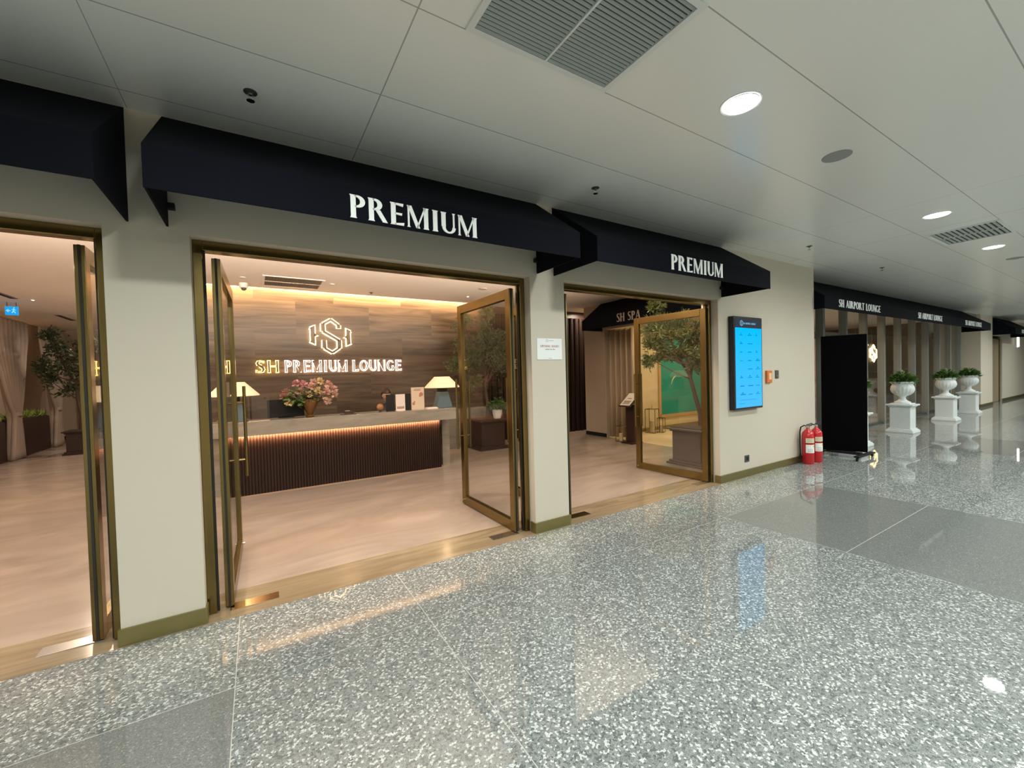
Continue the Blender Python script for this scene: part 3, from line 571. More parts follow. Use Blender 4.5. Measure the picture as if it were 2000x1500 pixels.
t = thing('side_table', 'small round table behind the glass beside the black board', 'table', (15.2, 2.0, 0)); a = MB(); a.lathe([(.30, .44), (.30, .46)], n=28); obj('tabletop', a, mat('cream_top', (.7, .6, .42), .3), t)
a = MB(); a.lathe([(.16, 0), (.03, .03), (.03, .44)], n=18); obj('base', a, M_GOLD, t)
t = thing('bubble_sculpture', 'hanging cluster of glass balls behind the glass front', 'light', (17.6, 2.4, 0), 0)
for i, (dx, dz, rr) in enumerate(((0, 2.42, .05), (.5, 2.3, .04), (-.5, 2.05, .08), (.3, 1.85, .05), (.9, 1.7, .04))):
    a = MB(); a.ball((dx, 0, dz), rr, 2); a.tube([(dx, 0, dz+rr), (dx, 0, 3.185)], .003, 5); obj('glass_ball', a, [glow('ball_glow', (.9, 1, .95), 1.6) if i < 2 else mat('pearl', (.5, .55, .5), .15)][0], t, smooth=True)
# ------------------------------------------------------------------ hexagon logo
def hexlogo(f, k, dep, grow=0):
    """k = metres per drawing unit, centred on (800,540)"""
    mb = MB(); c = lambda p: ((p[0]-800)*k, -(p[1]-540)*k); out = []
    def st(pts, ws): return stroke([c(p) for p in pts], [q*k+2*grow for q in ws] if isinstance(ws, list) else ws*k+2*grow)
    tk, tn = 56, 30
    segs = [[(918, 400), (918, 345)], [(918, 345), (795, 250)], [(795, 250), (665, 330)], [(665, 325), (665, 455)], [(665, 455), (922, 612)], [(922, 605), (922, 745)], [(922, 740), (805, 825)], [(805, 825), (678, 745)], [(678, 745), (678, 610)]]
    wid = [50, tn, tn, tk, tn+6, tk, tn, tn, tk]
    for s_, w_ in zip(segs, wid): mb_p = st(s_, w_); out += mb_p
    for poly in ([(472, 400), (532, 362), (532, 684), (472, 646)], [(456, 410), (480, 396), (480, 424)], [(456, 638), (480, 622), (480, 652)], [(528, 492), (578, 522), (528, 552)],
                 [(1045, 400), (1104, 438), (1104, 664), (1045, 702)], [(1120, 448), (1096, 434), (1096, 462)], [(1120, 656), (1096, 642), (1096, 668)], [(1049, 515), (1006, 545), (1049, 575)]):
        q = [c(p) for p in poly]
        if grow:
            cx = sum(p[0] for p in q)/len(q); cz = sum(p[1] for p in q)/len(q); q = [(a+grow*(1 if a > cx else -1), b+grow*(1 if b > cz else -1)) for a, b in q]
        out.append(q)
    for q in out: mb.prism(q, dep[1], f, d0=dep[0])
    return mb
M_SIGNF = mat('brushed_sign_face', (.20, .15, .10), .4, .3)
t = thing('hexagon_logo', 'backlit hexagon monogram on the marble wall above the lettering', 'sign', (1.29, 5.45, 2.45))
obj('logo_face', hexlogo(FX, .00113, (-.06, -.045), .003), M_SIGNF, t, 'dark front face')
obj('halo', hexlogo(FX, .00113, (-.044, -.024), .018), glow('logo_halo', (1, .68, .34), 12.0), t, 'warm glowing edge')
t2 = thing('hexagon_logo', 'glowing hexagon sign seen small through the airport lounge glass', 'sign', (20.4, 3.0, 2.05), 0)
obj('halo', hexlogo(FX, .00108, (-.06, -.04), .03), glow('logo_halo_far', (1, .72, .36), 7.0), t2)
a = MB(); a.box(-.55, .55, 0, .08, -2.05, .75); obj('backboard', a, mat('dark_backboard', (.12, .08, .05), .6), t2, 'dark upright board behind the sign')
def wallsign(text, x0, x1, label, cat, hc, s, z0=1.762, z1=1.975):
    t = thing('wall_lettering', label, cat, (x0, 5.45, z0)); face = word(text, 0, x1-x0, 0, z1-z0, (-.06, -.045), FX, 0, True, G_LIGHT, .16); back = word(text, 0, x1-x0, 0, z1-z0, (-.044, -.022), FX, .008, True, G_LIGHT, .16); gm = glow('letter_halo', hc, s)
    for (c, m1), (c2, m2) in zip(face, back):
        o = obj('letter', m1, M_SIGNF, t); obj('halo', m2, gm, o)
    return t
wallsign('SH', -.005, .385, 'backlit yellow SH letters on the marble wall', 'sign', (1, .62, .16), 11.0)
wallsign('PREMIUM', .465, 1.585, 'backlit word PREMIUM on the marble wall behind reception', 'sign', (1, .70, .55), 10.0)
wallsign('LOUNGE', 1.67, 2.66, 'backlit word LOUNGE on the marble wall behind reception', 'sign', (1, .70, .55), 10.0)
# ================================================================== RECEPTION DESK
t = thing('reception_desk', 'long reception desk with marble top and lit dark slat front', 'desk', (-.55, 3.25, 0)); W = 3.53
a = MB(); a.box(0, W, 0, .42, .86, 1.055); obj('counter_top', a, M_COUNTER, t, bevel=.004)
a = MB(); a.box(.20, 3.29, .25, .40, .002, .858); obj('front_body', a, M_DWOOD, t)
a = MB(); n = 80
for i in range(n): a.lathe([(.0125, .004), (.0125, .855)], .217+3.06*i/(n-1), .245, 8)
obj('slat_front', a, M_SLAT, t, 'vertical dark slats lit from above', smooth=True)
a = MB(); a.box(0, .14, .42, 1.4, .0, 1.0); obj('side_panel', a, M_COUNTER, t); a = MB(); a.box(W-.14, W, .42, 1.4, 0, 1.0); obj('side_panel', a, M_COUNTER, t)
a = MB(); a.box(.14, W-.14, .42, .80, .72, .76); obj('work_top', a, M_DWOOD, t)
# back counter along the marble wall at the right
mb = MB(); mb.box(3.05, 4.6, 5.10, 5.44, 0, .86); tag(obj('side_cabinet', mb, M_COUNTER, bevel=.004), 'low pale marble cabinet against the back wall beyond the desk end', 'cabinet')
def tlamp(label, loc):
    t = thing('table_lamp', label, 'lamp', loc, 0, 'table lamps on the reception desk')
    m, nt, b = nm('lampshade'); b.inputs['Base Color'].default_value = (.85, .74, .55, 1); b.inputs['Roughness'].default_value = .9; b.inputs['Emission Color'].default_value = (1, .70, .38, 1); b.inputs['Emission Strength'].default_value = .55
    b.inputs['Subsurface Weight'].default_value = 0
    a = MB(); a.lathe([(.305, .355), (.300, .37), (.135, .54), (.135, .545)], n=36, cap=False); obj('lamp_shade', a, m, t, smooth=True, solid=.003)
    a = MB(); a.prism([(-.15, 0), (.15, 0), (.075, .28), (-.075, .28)], .10, lambda p, q, r: (p, r, q), d0=-.10)
    o = obj('base', a, mat('slate_blue_ceramic', (.085, .13, .155), .4), t, 'slate blue tapered base', bevel=.006)
    a = MB(); a.box(-.07, .07, -.06, .06, .281, .355); obj('neck', a, M_BLACK, t)
    a = MB(); a.ball((0, 0, .43), .04, 2); obj('bulb', a, glow('bulb_glow', (1, .74, .42), 9), t)
    return t
tl = tlamp('table lamp with wide cream shade at the right end of the desk', (2.77, 3.43, 1.055)); dup(tl, (-.27, 3.43, 1.055), 'table lamp with cream shade at the left end behind the glass door')
for x in (2.77, -.27):
    d = bpy.data.lights.new('table_lamp_light', 'POINT'); d.energy = 7; d.color = (1, .68, .38); d.shadow_soft_size = .05; o = bpy.data.objects.new('table_lamp_light', d); o.location = (x, 3.43, 1.49); COL.objects.link(o)
# monitor seen from behind, left of the vase
t = thing('monitor', 'black monitor back on the desk behind the flowers', 'monitor', (.36, 3.56, 1.055), .03)
a = MB(); a.box(-.24, .24, -.018, .018, .015, .275); obj('screen_back', a, M_BLACK, t, bevel=.006); a = MB(); a.box(-.10, .10, -.06, .07, 0, .012); a.box(-.03, .03, .018, .05, .01, .15); obj('stand', a, M_BLACK, t)
# flower vase
t = thing('flower_vase', 'amber glass vase of pink and cream flowers on the desk', 'vase', (.665, 3.40, 1.055)); t.scale = (1.13, 1.13, 1.13)
a = MB(); a.lathe([(.05, 0), (.055, .008), (.035, .03), (.045, .06), (.085, .14), (.108, .215), (.112, .235), (.104, .235), (.08, .14), (.03, .05)], n=32); m = mat('amber_glass', (.11, .045, .005), .06, .35, spec=.8); obj('vase_body', a, m, t, smooth=True)
for s in (-1, 1): a = MB(); a.tube([(s*.105, 0, .22), (s*.15, 0, .215), (s*.155, 0, .17), (s*.10, 0, .125)], .008, 8); obj('handle', a, m, t, smooth=True)
rd = random.Random(5); bl = [(-.27, .33, 'd'), (-.21, .27, 'p'), (-.30, .27, 'd'), (-.15, .44, 'm'), (-.07, .43, 'm'), (.02, .39, 'p'), (.06, .45, 'p'), (.13, .46, 'c'), (.23, .42, 'p'), (.10, .34, 'c'), (.04, .32, 'c'), (.20, .33, 'p'), (.30, .35, 'p'), (.15, .27, 'r'), (.06, .25, 'r'), (.24, .24, 'c'), (.30, .28, 'p'), (.20, .20, 'r'), (-.02, .30, 'c'), (-.12, .34, 'r'), (-.24, .20, 'c')]
CM = {'p': mat('pink_petal', (.70, .44, .38), .6), 'm': mat('mauve_petal', (.58, .29, .30), .6), 'c': mat('cream_petal', (.66, .52, .28), .6), 'd': mat('dusky_petal', (.40, .19, .17), .6), 'r': mat('rose_brown_petal', (.48, .30, .24), .6)}
a = MB()
for x, z, c in bl:
    y = rd.uniform(-.10, .10); a.tube([(0, 0, .20), (x*.5, y*.5, .2+(z-.2)*.6), (x, y, z)], .004, 5)
    f = MB()
    for k in range(26):
        an = k*2.4; ph = rd.uniform(-.9, 1.3); d = Vector((math.cos(an)*math.cos(ph), math.sin(an)*math.cos(ph), math.sin(ph))); f.leaf(Vector((x, y, z))+d*.012, d, .052, .042, rd.uniform(-1, 1))
    obj('blossom', f, CM[c], t)
obj('stems', a, M_LEAF, t)
a = MB()
for _ in range(190):
    an = rd.uniform(0, 2*PI); k = rd.uniform(.1, 1); x = .22*k*math.cos(an)-.06; a.leaf((x, .10*k*math.sin(an), rd.uniform(.20, .36)), (math.cos(an), math.sin(an)*.5, rd.uniform(-.5, .6)), rd.uniform(.04, .09), .03, rd.uniform(-1, 1))
for _ in range(26): a.leaf((-.14+rd.uniform(-.12, .08), rd.uniform(-.08, .02), .20+rd.uniform(-.02, .06)), (rd.uniform(-1, .2), -.4, rd.uniform(-.4, .3)), .10, .07, rd.uniform(-1, 1))
obj('foliage', a, mat('bouquet_green', (.07, .12, .03), .6, noise=.4), t)
# small things on the desk
t = thing('tray', 'small dark tray with a box on the desk right of the flowers', 'tray', (1.20, 3.42, 1.055)); a = MB(); a.box(-.11, .11, -.06, .06, 0, .010); obj('tray_base', a, M_DWOOD, t, bevel=.003)
a = MB(); a.box(-.05, .03, -.035, .035, .0105, .05); a.box(.03, .08, -.03, .03, .0105, .035); obj('box', a, mat('maroon_box', (.035, .012, .008), .5), t); a = MB(); a.box(-.046, .02, -.03, .03, .0505, .056); obj('card', a, mat('peach_card', (.65, .40, .28), .6), t)
def stand(x0, x1, z, col, label, name='table_sign', y=3.43):
    t = thing(name, label, 'table sign', ((x0+x1)/2, y, 1.055)); h = (x1-x0)/2; a = MB(); a.box(-h, h, -.006, .006, .006, z); obj('panel', a, col, t); a = MB(); a.box(-h, h, -.03, .03, 0, .006); obj('foot', a, col, t); return t
M_PAPER = mat('white_paper', (.80, .72, .66), .6); M_ACR = mat('poster_paper', (.66, .55, .44), .5)
stand(1.79, 1.925, .275, M_BLACK, 'black display stand in front of the receptionist')
t = stand(1.945, 2.10, .272, M_PAPER, 'white display card between two black stands on the desk', y=3.42); a = MB(); a.box(-.06, .06, -.0075, -.0062, .03, .07); obj('print', a, mat('taupe_print', (.36, .25, .22), .6), t)
stand(2.112, 2.20, .275, M_BLACK, 'narrower black display stand left of the poster holder')
t = stand(2.215, 2.44, .375, M_ACR, 'tall pale poster holder beside the right table lamp', y=3.44); a = MB(); a.box(-.07, .05, -.0075, -.0062, .32, .335); a.box(-.06, .06, -.0075, -.0062, .345, .352); obj('heading', a, mat('brown_print', (.28, .17, .12), .6), t)
a = MB()
for cx, cz, rr in ((.06, .255, .035), (-.075, .10, .025), (.04, .23, .02), (-.06, .13, .014)): a.lathe([(rr, 0), (rr*.6, .0008)], n=12); [setattr(v, 'co', Vector((v.co.x+cx, -.0062-v.co.z, v.co.y+cz))) for v in list(a.bm.verts)[-24:]]
obj('flower_print', a, mat('red_print', (.42, .16, .12), .6), t, 'reddish printed flowers')
t = thing('acrylic_sign', 'clear acrylic sheet standing on the desk left of the monitor', 'table sign', (0.02, 3.36, 1.055)); a = MB(); a.box(-.13, .125, -.003, .003, .004, .345); obj('panel', a, glass('acrylic', (.86, .82, .80)), t); a = MB(); a.box(-.13, .125, -.03, .03, 0, .004); obj('foot', a, M_ACR, t); a = MB(); a.box(.06, .085, -.005, -.0035, .30, .32); obj('mark', a, M_DWOOD, t)
a = MB(); a.ball((0, 0, .075), .058, 2, 1, .8, 1); t = thing('orange_ornament', 'small round orange ornament on the desk left of the black stand', 'ornament', (1.70, 3.46, 1.055)); obj('globe', a, mat('amber_ornament', (.28, .13, .05), .4), t, smooth=True); a = MB(); a.lathe([(.035, 0), (.015, .02), (.012, .03)], n=14); obj('foot', a, M_DWOOD, t)
a = MB(); a.box(0, .20, 0, .12, 0, .012); a.box(.01, .19, .01, .11, .012, .026); tag(obj('paper_stack', a, M_PAPER, loc=(2.43, 3.28, 1.056)), 'low stack of papers between poster and lamp', 'papers')
a = MB(); a.box(0, .10, 0, .06, 0, .004); tag(obj('business_card', a, M_PAPER, loc=(1.95, 3.31, 1.056)), 'small pale card lying on the desk edge', 'card')
# receptionist, seated behind the desk
def person():
    t = thing('person', 'seated receptionist in dark jacket behind the desk, hair tied back', 'person', (2.01, 4.25, 0), 0); t.scale = (1.02, 1.02, 1.02)
    sk = [((0, .02, .52), .13), ((0, .03, .66), .125), ((0, .03, .82), .135), ((0, .02, .97), .12), ((0, .02, 1.06), .055), ((0, .01, 1.13), .05),
          ((-.17, .02, .98), .055), ((-.21, -.03, .78), .042), ((-.15, -.25, .765), .032), ((.17, .02, .98), .055), ((.21, -.03, .78), .042), ((.15, -.25, .765), .032),
          ((-.09, -.10, .52), .085), ((-.10, -.36, .51), .065), ((-.10, -.38, .10), .042), ((.09, -.10, .52), .085), ((.10, -.36, .51), .065), ((.10, -.38, .10), .042)]
    ed = [(0, 1), (1, 2), (2, 3), (3, 4), (4, 5), (3, 6), (6, 7), (7, 8), (3, 9), (9, 10), (10, 11), (0, 12), (12, 13), (13, 14), (0, 15), (15, 16), (16, 17)]
    me = bpy.data.meshes.new('body'); me.from_pydata([s[0] for s in sk], ed, []); o = bpy.data.objects.new('body', me); COL.objects.link(o); o.parent = t
    md = o.modifiers.new('skin', 'SKIN'); md.use_smooth_shade = True; o.modifiers.new('sub', 'SUBSURF').levels = 2; o.modifiers[-1].render_levels = 2
    for v, s in zip(me.skin_vertices[0].data, sk): v.radius = (s[1], s[1]*.8)
    me.skin_vertices[0].data[0].use_root = True; me.materials.append(mat('charcoal_jacket', (.02, .02, .025), .8))
    skin = mat('skin', (.56, .34, .24), .5)
    a = MB(); bmesh.ops.create_uvsphere(a.bm, u_segments=24, v_segments=18, radius=1)
    for v in a.bm.verts:
        x, y, z = v.co; jw = 1-.30*max(0, -z)**1.3; v.co = Vector((x*.076*jw, y*.094*(1-.12*max(0, -z)), z*.117))
        if y < -.9 and abs(x) < .2 and -.25 < z < .12: v.co.y -= .016
    obj('head', a, skin, t, smooth=True, loc=(0, -.01, 1.255)).rotation_euler = (.25, 0, 0)
    a = MB()
    for s in (-1, 1): a.ball((s*.030, -.099, 1.262), .010, 1, 1, .5, .6); 
    obj('eyes', a, M_BLACK, t)
    a = MB(); a.ball((0, -.093, 1.195), .02, 1, 1, .35, .3); obj('mouth', a, mat('lips', (.4, .12, .1), .5), t)
    a = MB()
    for s in (-1, 1): a.ball((s*.077, .0, 1.245), .02, 1, .4, .7, 1.2)
    obj('ears', a, skin, t)
    a = MB(); bmesh.ops.create_uvsphere(a.bm, u_segments=26, v_segments=18, radius=1)
    dele = [v for v in a.bm.verts if (v.co.y < -.35 and v.co.z < .30) or v.co.z < -.55]; bmesh.ops.delete(a.bm, geom=dele, context='VERTS')
    for v in a.bm.verts: v.co = Vector((v.co.x*.088, v.co.y*.108, v.co.z*.128))
    h = obj('hair', a, mat('dark_brown_hair', (.035, .018, .010), .5), t, smooth=True, loc=(0, .002, 1.268), solid=.01); h.rotation_euler = (.18, 0, 0)
    a = MB(); a.ball((0, .11, 1.24), .045, 2, 1, .8, 1); obj('hair_bun', a, mat('dark_brown_hair_bun', (.035, .018, .010), .5), t, smooth=True)
    for s in (-1, 1):
        a = MB(); hp = Vector((s*.15, -.29, .785)); a.ball(hp, .036, 2, 1, 1.2, .42)
        for k in range(4): fx = -.024+.016*k; ln = (.055, .066, .070, .058)[k]; a.tube([hp+Vector((fx, -.035, .003)), hp+Vector((fx*1.1, -.035-ln*.5, .006)), hp+Vector((fx*1.1, -.035-ln, -.006))], [.0085, .008, .006], 8)
        a.tube([hp+Vector((-s*.028, .0, 0)), hp+Vector((-s*.05, -.025, .002)), hp+Vector((-s*.055, -.05, -.004))], [.010, .009, .007], 8); obj('hand', a, skin, t, smooth=True)
    return t
person()
t = thing('office_chair', 'dark office chair under the receptionist behind the desk', 'chair', (2.06, 4.30, 0)); a = MB(); a.box(-.24, .24, -.22, .22, .35, .40); obj('seat', a, M_BLACK, t, bevel=.02); a = MB(); a.box(-.22, .22, .22, .27, .45, .95); obj('backrest', a, M_BLACK, t, bevel=.02); a = MB(); a.tube([(0, 0, .06), (0, 0, .35)], .025); [a.tube([(0, 0, .07), (.28*math.cos(q), .28*math.sin(q), .03)], .018) for q in (0, 1.26, 2.51, 3.77, 5.03)]; obj('base', a, M_GREYMET, t)
# lounge ceiling fittings
grille(.14, 1.05, 4.22, 5.03, LZ, 46, 'slatted grey grille in the warm ceiling above the hexagon logo', True, 'ceiling_vent', 'lounge ceiling grilles', 'y', M_CEILIN, mat('taupe_slat', (.30, .25, .20), .6))
t = thing('security_camera', 'white dome security camera on the warm ceiling left of the grille', 'camera', (-.13, 5.0, LZ)); a = MB(); a.lathe([(.065, 0), (.068, -.02), (.062, -.07), (.05, -.085)], n=24); obj('housing', a, M_WHITE, t, smooth=True); a = MB(); a.ball((0, -.01, -.085), .045, 2); obj('dome', a, mat('smoked_dome', (.08, .08, .08), .1), t, smooth=True)
for x, y, lb in ((-.13, 4.52, 'flat round detector on the ceiling before the dome camera'), (1.19, 4.47, 'tiny round detector right of the lounge grille'), (3.80, 3.73, 'round flush speaker on the warm ceiling near the right door leaf')):
    a = MB(); rr = .075 if x > 3 else .045; a.lathe([(rr, 0), (rr, -.008), (rr*.8, -.014)], n=20); tag(obj('ceiling_detector', a, M_WHITE if x < 3 else mat('speaker_beige', (.45, .40, .35), .7), loc=(x, y, LZ)), lb, 'detector')
DG = 'recessed lounge downlights'
LL = ['added inside the leftmost doorway, left of its middle', 'added inside the leftmost doorway, right of its middle', 'added inside the reception doorway near its left jamb', 'added inside the reception doorway near its middle', 'added inside the reception doorway near its right jamb', 'added inside the right doorway above its middle', 'added before the spa awning', 'in front of the dark fluted columns', 'added left of the marble wall, nearest the doorway', 'added in the passage beside the marble wall', 'added in the passage before the indoor tree']
for (x, y), lb in zip(LOUNGE, LL): downlight(x, y, LZ, .045, 'small recessed warm ceiling light '+lb, DG, (1, .8, .55), 8)
downlight(3.87, 4.56, LZ, .02, 'tiny bright ceiling spot beside the right door leaf', DG, (1, .9, .75), 12)
downlight(-3.6, 8.2, LZ, .022, 'tiny bright ceiling spot beside the hanging exit sign', DG, (1, .9, .75), 12)
for x0, x1, y0, y1, lb in ((-3.86, -3.76, 7.2, 8.1, 'dark slot vent on the ceiling above the exit sign'), (-3.95, -3.85, 10.4, 11.4, 'dark slot vent on the ceiling above the indoor tree')):
    t = thing('slot_vent', lb, 'ceiling vent', (x0, y0, LZ)); a = MB(); a.box(0, x1-x0, 0, y1-y0, -.012, 0); obj('frame', a, mat('taupe_metal', (.22, .18, .15), .6), t); a = MB(); a.box(.02, x1-x0-.02, .02, y1-y0-.02, -.0135, -.0122); obj('slot', a, M_BLACK, t)
t = thing('exit_sign', 'small lit blue exit sign hanging inside the left doorway', 'sign', (-4.02, 8.62, 3.11)); a = MB(); a.box(-.085, .085, -.02, .02, -.085, .085); obj('light_box', a, glow('exit_blue', (.02, .38, .85), 1.3), t); a = MB(); a.tube([(-.06, 0, .085), (-.06, 0, .168)], .005, 6); a.tube([(.06, 0, .085), (.06, 0, .168)], .005, 6); obj('hanger', a, M_GREYMET, t)
a = MB(); [a.prism(q, -.023, FX, d0=-.0205) for q in stroke([(-.09, 0), (-.02, 0)], .02)+stroke([(-.05, .035), (-.10, 0), (-.05, -.035)], .014)+stroke([(.05, .05), (.045, 0), (.08, -.055)], .02)+stroke([(.045, 0), (.01, -.05)], .02)+stroke([(.01, .02), (.05, .03), (.09, .01)], .014)]; a.tube([(.056, -.0205, .066), (.056, -.023, .066)], .013, 10); o = obj('pictogram', a, glow('exit_white', (.35, .8, 1), 1.3), t, 'pale arrow and running figure'); o.scale = (.68, 1, .85)
# ================================================================== TREES AND PLANTERS
def planter_box(t, s, h, m):
    a = MB(); a.box(-s*.55, s*.55, -s*.55, s*.55, 0, .035); a.box(-s*.50, s*.50, -s*.50, s*.50, .035, .07); a.box(-s*.43, s*.43, -s*.43, s*.43, .07, h-.06); a.box(-s*.48, s*.48, -s*.48, s*.48, h-.06, h-.03); a.box(-s*.55, s*.55, -s*.55, s*.55, h-.03, h); obj('planter', a, m, t, bevel=.006)
    a = MB(); a.box(-s*.47, s*.47, -s*.47, s*.47, h, h+.012); obj('soil', a, M_SOIL, t)
def tree(label, loc, s, h, m, crown, trunk, n, seed, ll=.075, lw=.016, leafm=None):
    """crown: list of (dx,dy,z,r); trunk: list of points (dx,dy,z)"""
    t = thing('potted_tree', label, 'potted tree', loc, 0, 'potted olive trees'); planter_box(t, s, h, m); rd = random.Random(seed)
    a = MB(); T0 = [Vector(p) for p in trunk]; a.tube(T0, [.045-.022*i/(len(T0)-1) for i in range(len(T0))], 8); b_ = MB()
    tips = []
    for dx, dy, z, r_ in crown:
        st = T0[-1 if rd.random() < .5 else -2]; c = Vector((dx, dy, z)); mid = st.lerp(c, .5)+Vector((rd.uniform(-.05, .05), rd.uniform(-.05, .05), -.05)); a.tube([st, mid, c], [.018, .012, .006], 6)
        for _ in range(7):
            d = Vector((rd.gauss(0, 1), rd.gauss(0, 1), rd.gauss(.3, 1))).normalized()*r_*rd.uniform(.5, 1.05); e = c+d; a.tube([c, c.lerp(e, .5)+Vector((0, 0, .03)), e], [.006, .004, .002], 4)
            tips.append((c, e, r_))
    for _ in range(n):
        c, e, r_ = rd.choice(tips); k = rd.uniform(.1, 1.05); p = c.lerp(e, k)+Vector((rd.gauss(0, .055), rd.gauss(0, .055), rd.gauss(0, .055)))*(r_/.3); d = (e-c).normalized()+Vector((rd.gauss(0, .6), rd.gauss(0, .6), rd.gauss(0, .6)))
        b_.leaf(p, d, ll*rd.uniform(.6, 1.25), lw*rd.uniform(.8, 1.3), rd.uniform(-1.5, 1.5))
    obj('trunk', a, M_BARK, t, smooth=True); obj('foliage', b_, leafm or M_LEAF, t); return t
M_GREYP = mat('grey_brown_planter', (.085, .07, .058), .6)
tree('large potted olive tree behind the right open glass door', (6.35, .97, 0), .62, .62, M_GREYP,
     [(-.38, .50, 2.32, .26), (-.42, .56, 2.02, .24), (-.15, .42, 2.2, .30), (-.2, .36, 1.85, .24), (.0, .3, 2.3, .30), (-.02, .2, 1.95, .28), (.25, .1, 2.15, .33), (-.34, .5, 2.70, .13), (.15, 0, 1.75, .24), (.35, .1, 2.4, .28), (.05, .3, 2.4, .24), (-.40, .56, 1.80, .15), (.35, .2, 1.95, .25), (-.15, .45, 2.45, .2)],
     [(.16, 0, .60), (.14, 0, .85), (.04, .02, 1.15), (-.04, .05, 1.45), (-.08, .08, 1.70)], 8200, 11, .085, .021, mat('lit_tone_leaf', (.10, .135, .035), .38, noise=.4, scale=6))  # leaf colour brightened to look as if catching light
tree('dark potted olive tree between desk and wood wall, seen through glass', (4.33, 4.72, 0), .66, .64, M_DWOOD,
     [(-.55, 0, 2.3, .36), (-.35, 0, 1.9, .36), (-.65, 0, 1.75, .30), (-.1, 0, 2.2, .38), (.2, 0, 1.9, .36), (0, 0, 2.6, .30), (.3, 0, 2.5, .26), (-.5, 0, 2.75, .22), (-.35, 0, 1.45, .24), (.35, 0, 2.2, .3), (.05, 0, 3.0, .16)],
     [(0, 0, .62), (.03, 0, .95), (-.02, 0, 1.3), (0, 0, 1.6)], 6500, 12, .08, .02, mat('highlight_tone_leaf', (.115, .15, .06), .35, noise=.4, scale=6))  # leaf colour lightened to imitate highlights on the foliage
tree('tall leafy indoor tree in front of the drapes, left doorway', (-3.62, 10.5, 0), .5, .55, M_DWOOD,
     [(-.35, -.2, 2.5, .30), (-.25, 0, 2.1, .34), (-.45, -.1, 1.75, .24), (.05, 0, 2.3, .36), (.1, 0, 1.9, .34), (-.42, -.2, 2.85, .2), (-.1, 0, 1.5, .24), (-.5, -.2, 2.05, .22), (.3, 0, 2.6, .3)],
     [(0, 0, .53), (.02, 0, .9), (-.04, 0, 1.3), (-.05, 0, 1.7)], 1900, 13, .11, .045, mat('shaded_leaf', (.05, .07, .03), .6, noise=.3))
t = thing('potted_plant', 'small bushy green plant in a white pot on the dark planter rim', 'potted plant', (4.47, 4.50, .655)); a = MB(); a.lathe([(.075, 0), (.105, .10), (.11, .19), (.098, .19), (.09, .15)], n=20); obj('pot', a, M_WHITE, t, smooth=True)
a = MB(); leaves_clump(a, (0, 0, .20), 240, .17, .26, .09, .05, 9, .4); a.tube([(0, 0, .14), (0, 0, .30)], .012); obj('foliage', a, M_LEAFB, t)
# window planters and drapes on the left wall
for y0, y1, lb in ((8.6, 10.0, 'dark planter box with low greens at the left photo edge'), (10.85, 12.25, 'dark planter box with bright low greens between the tied drapes')):
    t = thing('planter_box', lb, 'planter', (-5.08, y0, 0), 0, 'dark planter boxes along the left lounge wall'); a = MB(); a.box(0, .42, 0, y1-y0, 0, .86); obj('box', a, M_DWOOD, t, bevel=.01); a = MB(); a.box(.03, .39, .03, y1-y0-.03, .86, .875); obj('soil', a, M_SOIL, t)
    a = MB(); rd = random.Random(int(y0*7)); [a.leaf((rd.uniform(.03, .38), rd.uniform(.05, y1-y0-.05), .87), (rd.gauss(0, .5), rd.gauss(0, .5), 1), rd.uniform(.10, .24), .03, rd.uniform(-1, 1)) for _ in range(420)]; obj('foliage', a, mat('lime_leaf', (.22, .30, .07), .5), t)
M_SHEER = mat('taupe_sheer_drape', (.36, .30, .26), .85)
def tied(label, y, wt=1.7):
    t = thing('curtain', label, 'curtain', (-4.62, y, 0), 0, 'tied back drapes along the left lounge wall'); a = MB(); rows = []; nseg = 96
    for k in range(25):
        z = .02+3.12*k/24
        if z < 1.02: hw = .13+(.30-.13)*((1.02-z)/1.0)**1.1
        else: hw = .13+(wt/2-.13)*min(1, (z-1.02)/1.7)**.75
        amp = .035+.05*(1-min(1, hw/.8)); rows.append([(amp*math.sin(i/nseg*2*PI*9), -hw+2*hw*i/nseg, z) for i in range(nseg+1)])
    a.grid(rows); obj('drape', a, M_SHEER, t, smooth=True, solid=.006); a = MB(); a.lathe([(.155, .98), (.16, 1.02), (.155, 1.06)], n=24, cap=False); o = obj('tieback', a, M_SHEER, t); o.scale = (.75, 1, 1); return t
c1 = tied('tied drape nearest the left photo edge inside the left doorway', 10.3); dup(c1, (-4.62, 12.55, 0), 'tied drape directly behind the indoor tree'); dup(c1, (-4.62, 8.1, 0), 'tied drape just outside the left photo edge')
drape('curtain', -4.5, 13.9, .9, 3.1, M_SHEER, 'straight taupe drape on the end wall beside the door frame', None)
# ================================================================== SPA ENTRANCE
a = MB(); rows = []
for z in (.02, 2.64): rows.append([(7.40+.25*max(0, (3.95-(4.05-.62*i/80))/.6)+.045*math.sin(i/80*2*PI*5), 4.05-.62*i/80, z) for i in range(81)])
a.grid(rows); tag(obj('curtain', a, mat('sand_drape', (.38, .30, .21), .85), smooth=True, solid=.008), 'pleated sand coloured drape beside the spa entrance', 'curtain')
t = thing('menu_stand', 'dark wooden menu stand with an open white page by the drape', 'stand', (7.12, 3.10, 0), 0)
a = MB(); a.box(-.17, .17, -.17, .17, 0, .03); obj('base', a, M_DWOOD, t); a = MB(); a.box(-.04, .04, -.12, .12, .03, .86); obj('post', a, M_DWOOD, t)
a = MB(); a.prism([(-.20, .82), (.14, 1.08), (.12, 1.10), (-.22, .84)], .17, lambda p, q, r: (p, r, q), d0=-.17); obj('desk_board', a, M_DWOOD, t); a = MB(); a.prism([(-.203, .853), (.113, 1.105), (.108, 1.11), (-.208, .858)], .14, lambda p, q, r: (p, r, q), d0=-.14); obj('page', a, mat('menu_page', (.8, .74, .66), .5), t, 'white printed page')
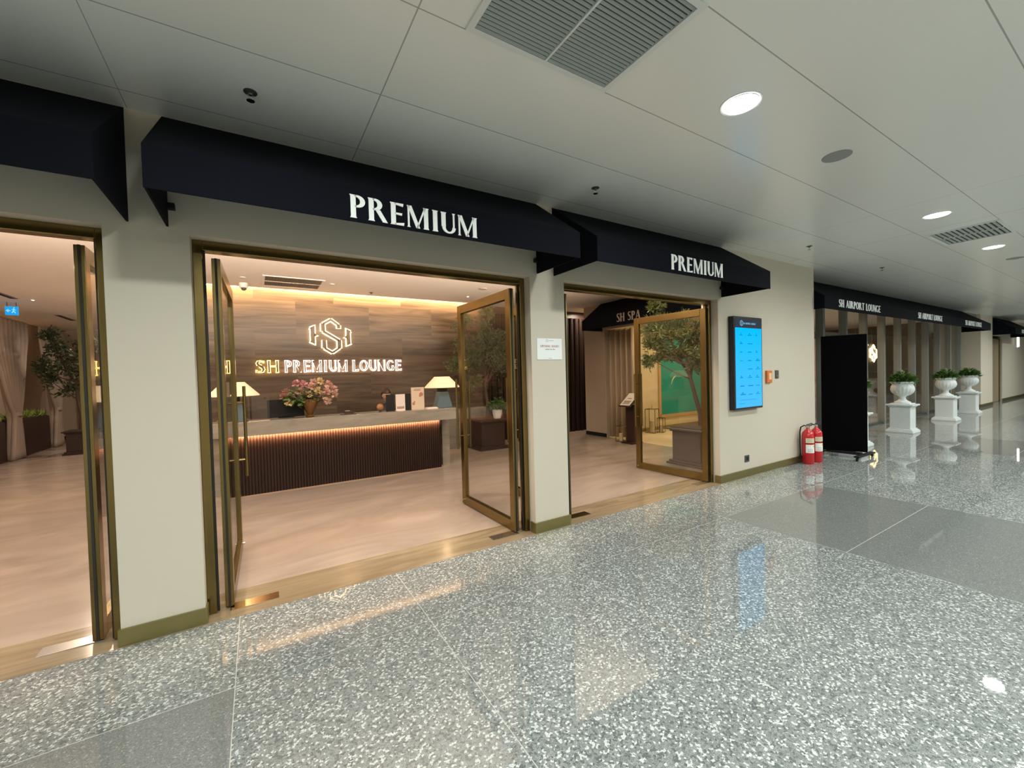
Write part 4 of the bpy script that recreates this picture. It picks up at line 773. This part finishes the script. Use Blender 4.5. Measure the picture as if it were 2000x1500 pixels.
a = MB(); [a.prism([(-.19+dx, .8705+dx*.8), (-.17+dx, .8865+dx*.8), (-.171+dx, .8875+dx*.8), (-.191+dx, .8715+dx*.8)], w_, lambda p, q, r: (p, r, q), d0=-w_) for dx, w_ in ((.02, .10), (.05, .09), (.08, .10), (.15, .06))]; obj('print', a, mat('menu_ink', (.2, .16, .14), .6), t)
def lantern(label, loc, w_, h):
    t = thing('floor_lantern', label, 'lantern', loc, .3, 'metal floor lanterns inside the spa'); a = MB(); q = w_/2
    for sx in (-q, q):
        for sy in (-q, q): a.box(sx-.006, sx+.006, sy-.006, sy+.006, 0, h)
    for z in (0, h-.012):
        a.box(-q, q, -q-.006, -q+.006, z, z+.012); a.box(-q, q, q-.006, q+.006, z, z+.012); a.box(-q-.006, -q+.006, -q, q, z, z+.012); a.box(q-.006, q+.006, -q, q, z, z+.012)
    obj('frame', a, M_GOLD, t); a = MB(); a.lathe([(q*.55, .012), (q*.55, h*.5)], n=20); obj('candle', a, mat('cream_candle', (.45, .38, .24), .5), t, smooth=True); a = MB(); a.tube([(0, 0, h), (-.03, 0, h+.05), (0, 0, h+.09), (.03, 0, h+.05), (0, 0, h)], .004, 6); obj('ring', a, M_GOLD, t); return t
lantern('taller gold floor lantern inside the spa entrance', (8.72, 3.86, 0), .26, .62); lantern('shorter gold floor lantern beside the taller one', (8.92, 3.74, 0), .15, .38)
lantern('gold lantern standing before the sand drape by the menu stand', (7.12, 3.42, 0), .17, .36)
t = thing('teal_panel', 'large framed teal wall panel seen through the right door glass', 'picture', (9.30, 4.118, .32)); a = MB(); a.box(0, 2.1, -.03, 0, 0, .08); a.box(0, 2.1, -.03, 0, 2.4, 2.48); a.box(0, .09, -.03, 0, .08, 2.4); a.box(2.01, 2.1, -.03, 0, .08, 2.4); obj('frame', a, mat('tan_frame', (.42, .28, .12), .4), t)
a = MB(); a.box(.09, 2.01, -.012, -.001, .08, 2.4); obj('panel', a, mat('teal_panel', (.0, .235, .20), .25, noise=.3, scale=1.6), t, 'mottled teal surface')
a = MB(); [a.prism(q, -.016, FX, d0=-.0125) for q in stroke([(.56, .98), (.62, 1.06), (.72, 1.13)], [.010, .03, .012])+stroke([(.53, .90), (.57, .99)], .012)]; obj('gold_mark', a, mat('pale_gold_mark', (.8, .7, .4), .3), t, 'small pale gold feather mark')
# ================================================================== DISTANT WALL LIGHT
t = thing('wall_light', 'bright vertical wall light on the far wall near the right photo edge', 'light', (28.2, .5, 2.55)); a = MB(); a.box(-.12, .12, -.05, 0, -.36, .36); obj('back_plate', a, M_WHITE, t); a = MB(); a.box(-.05, .05, -.10, -.051, -.32, .32); obj('tube', a, glow('wall_tube', (1, .82, .66), 9), t)
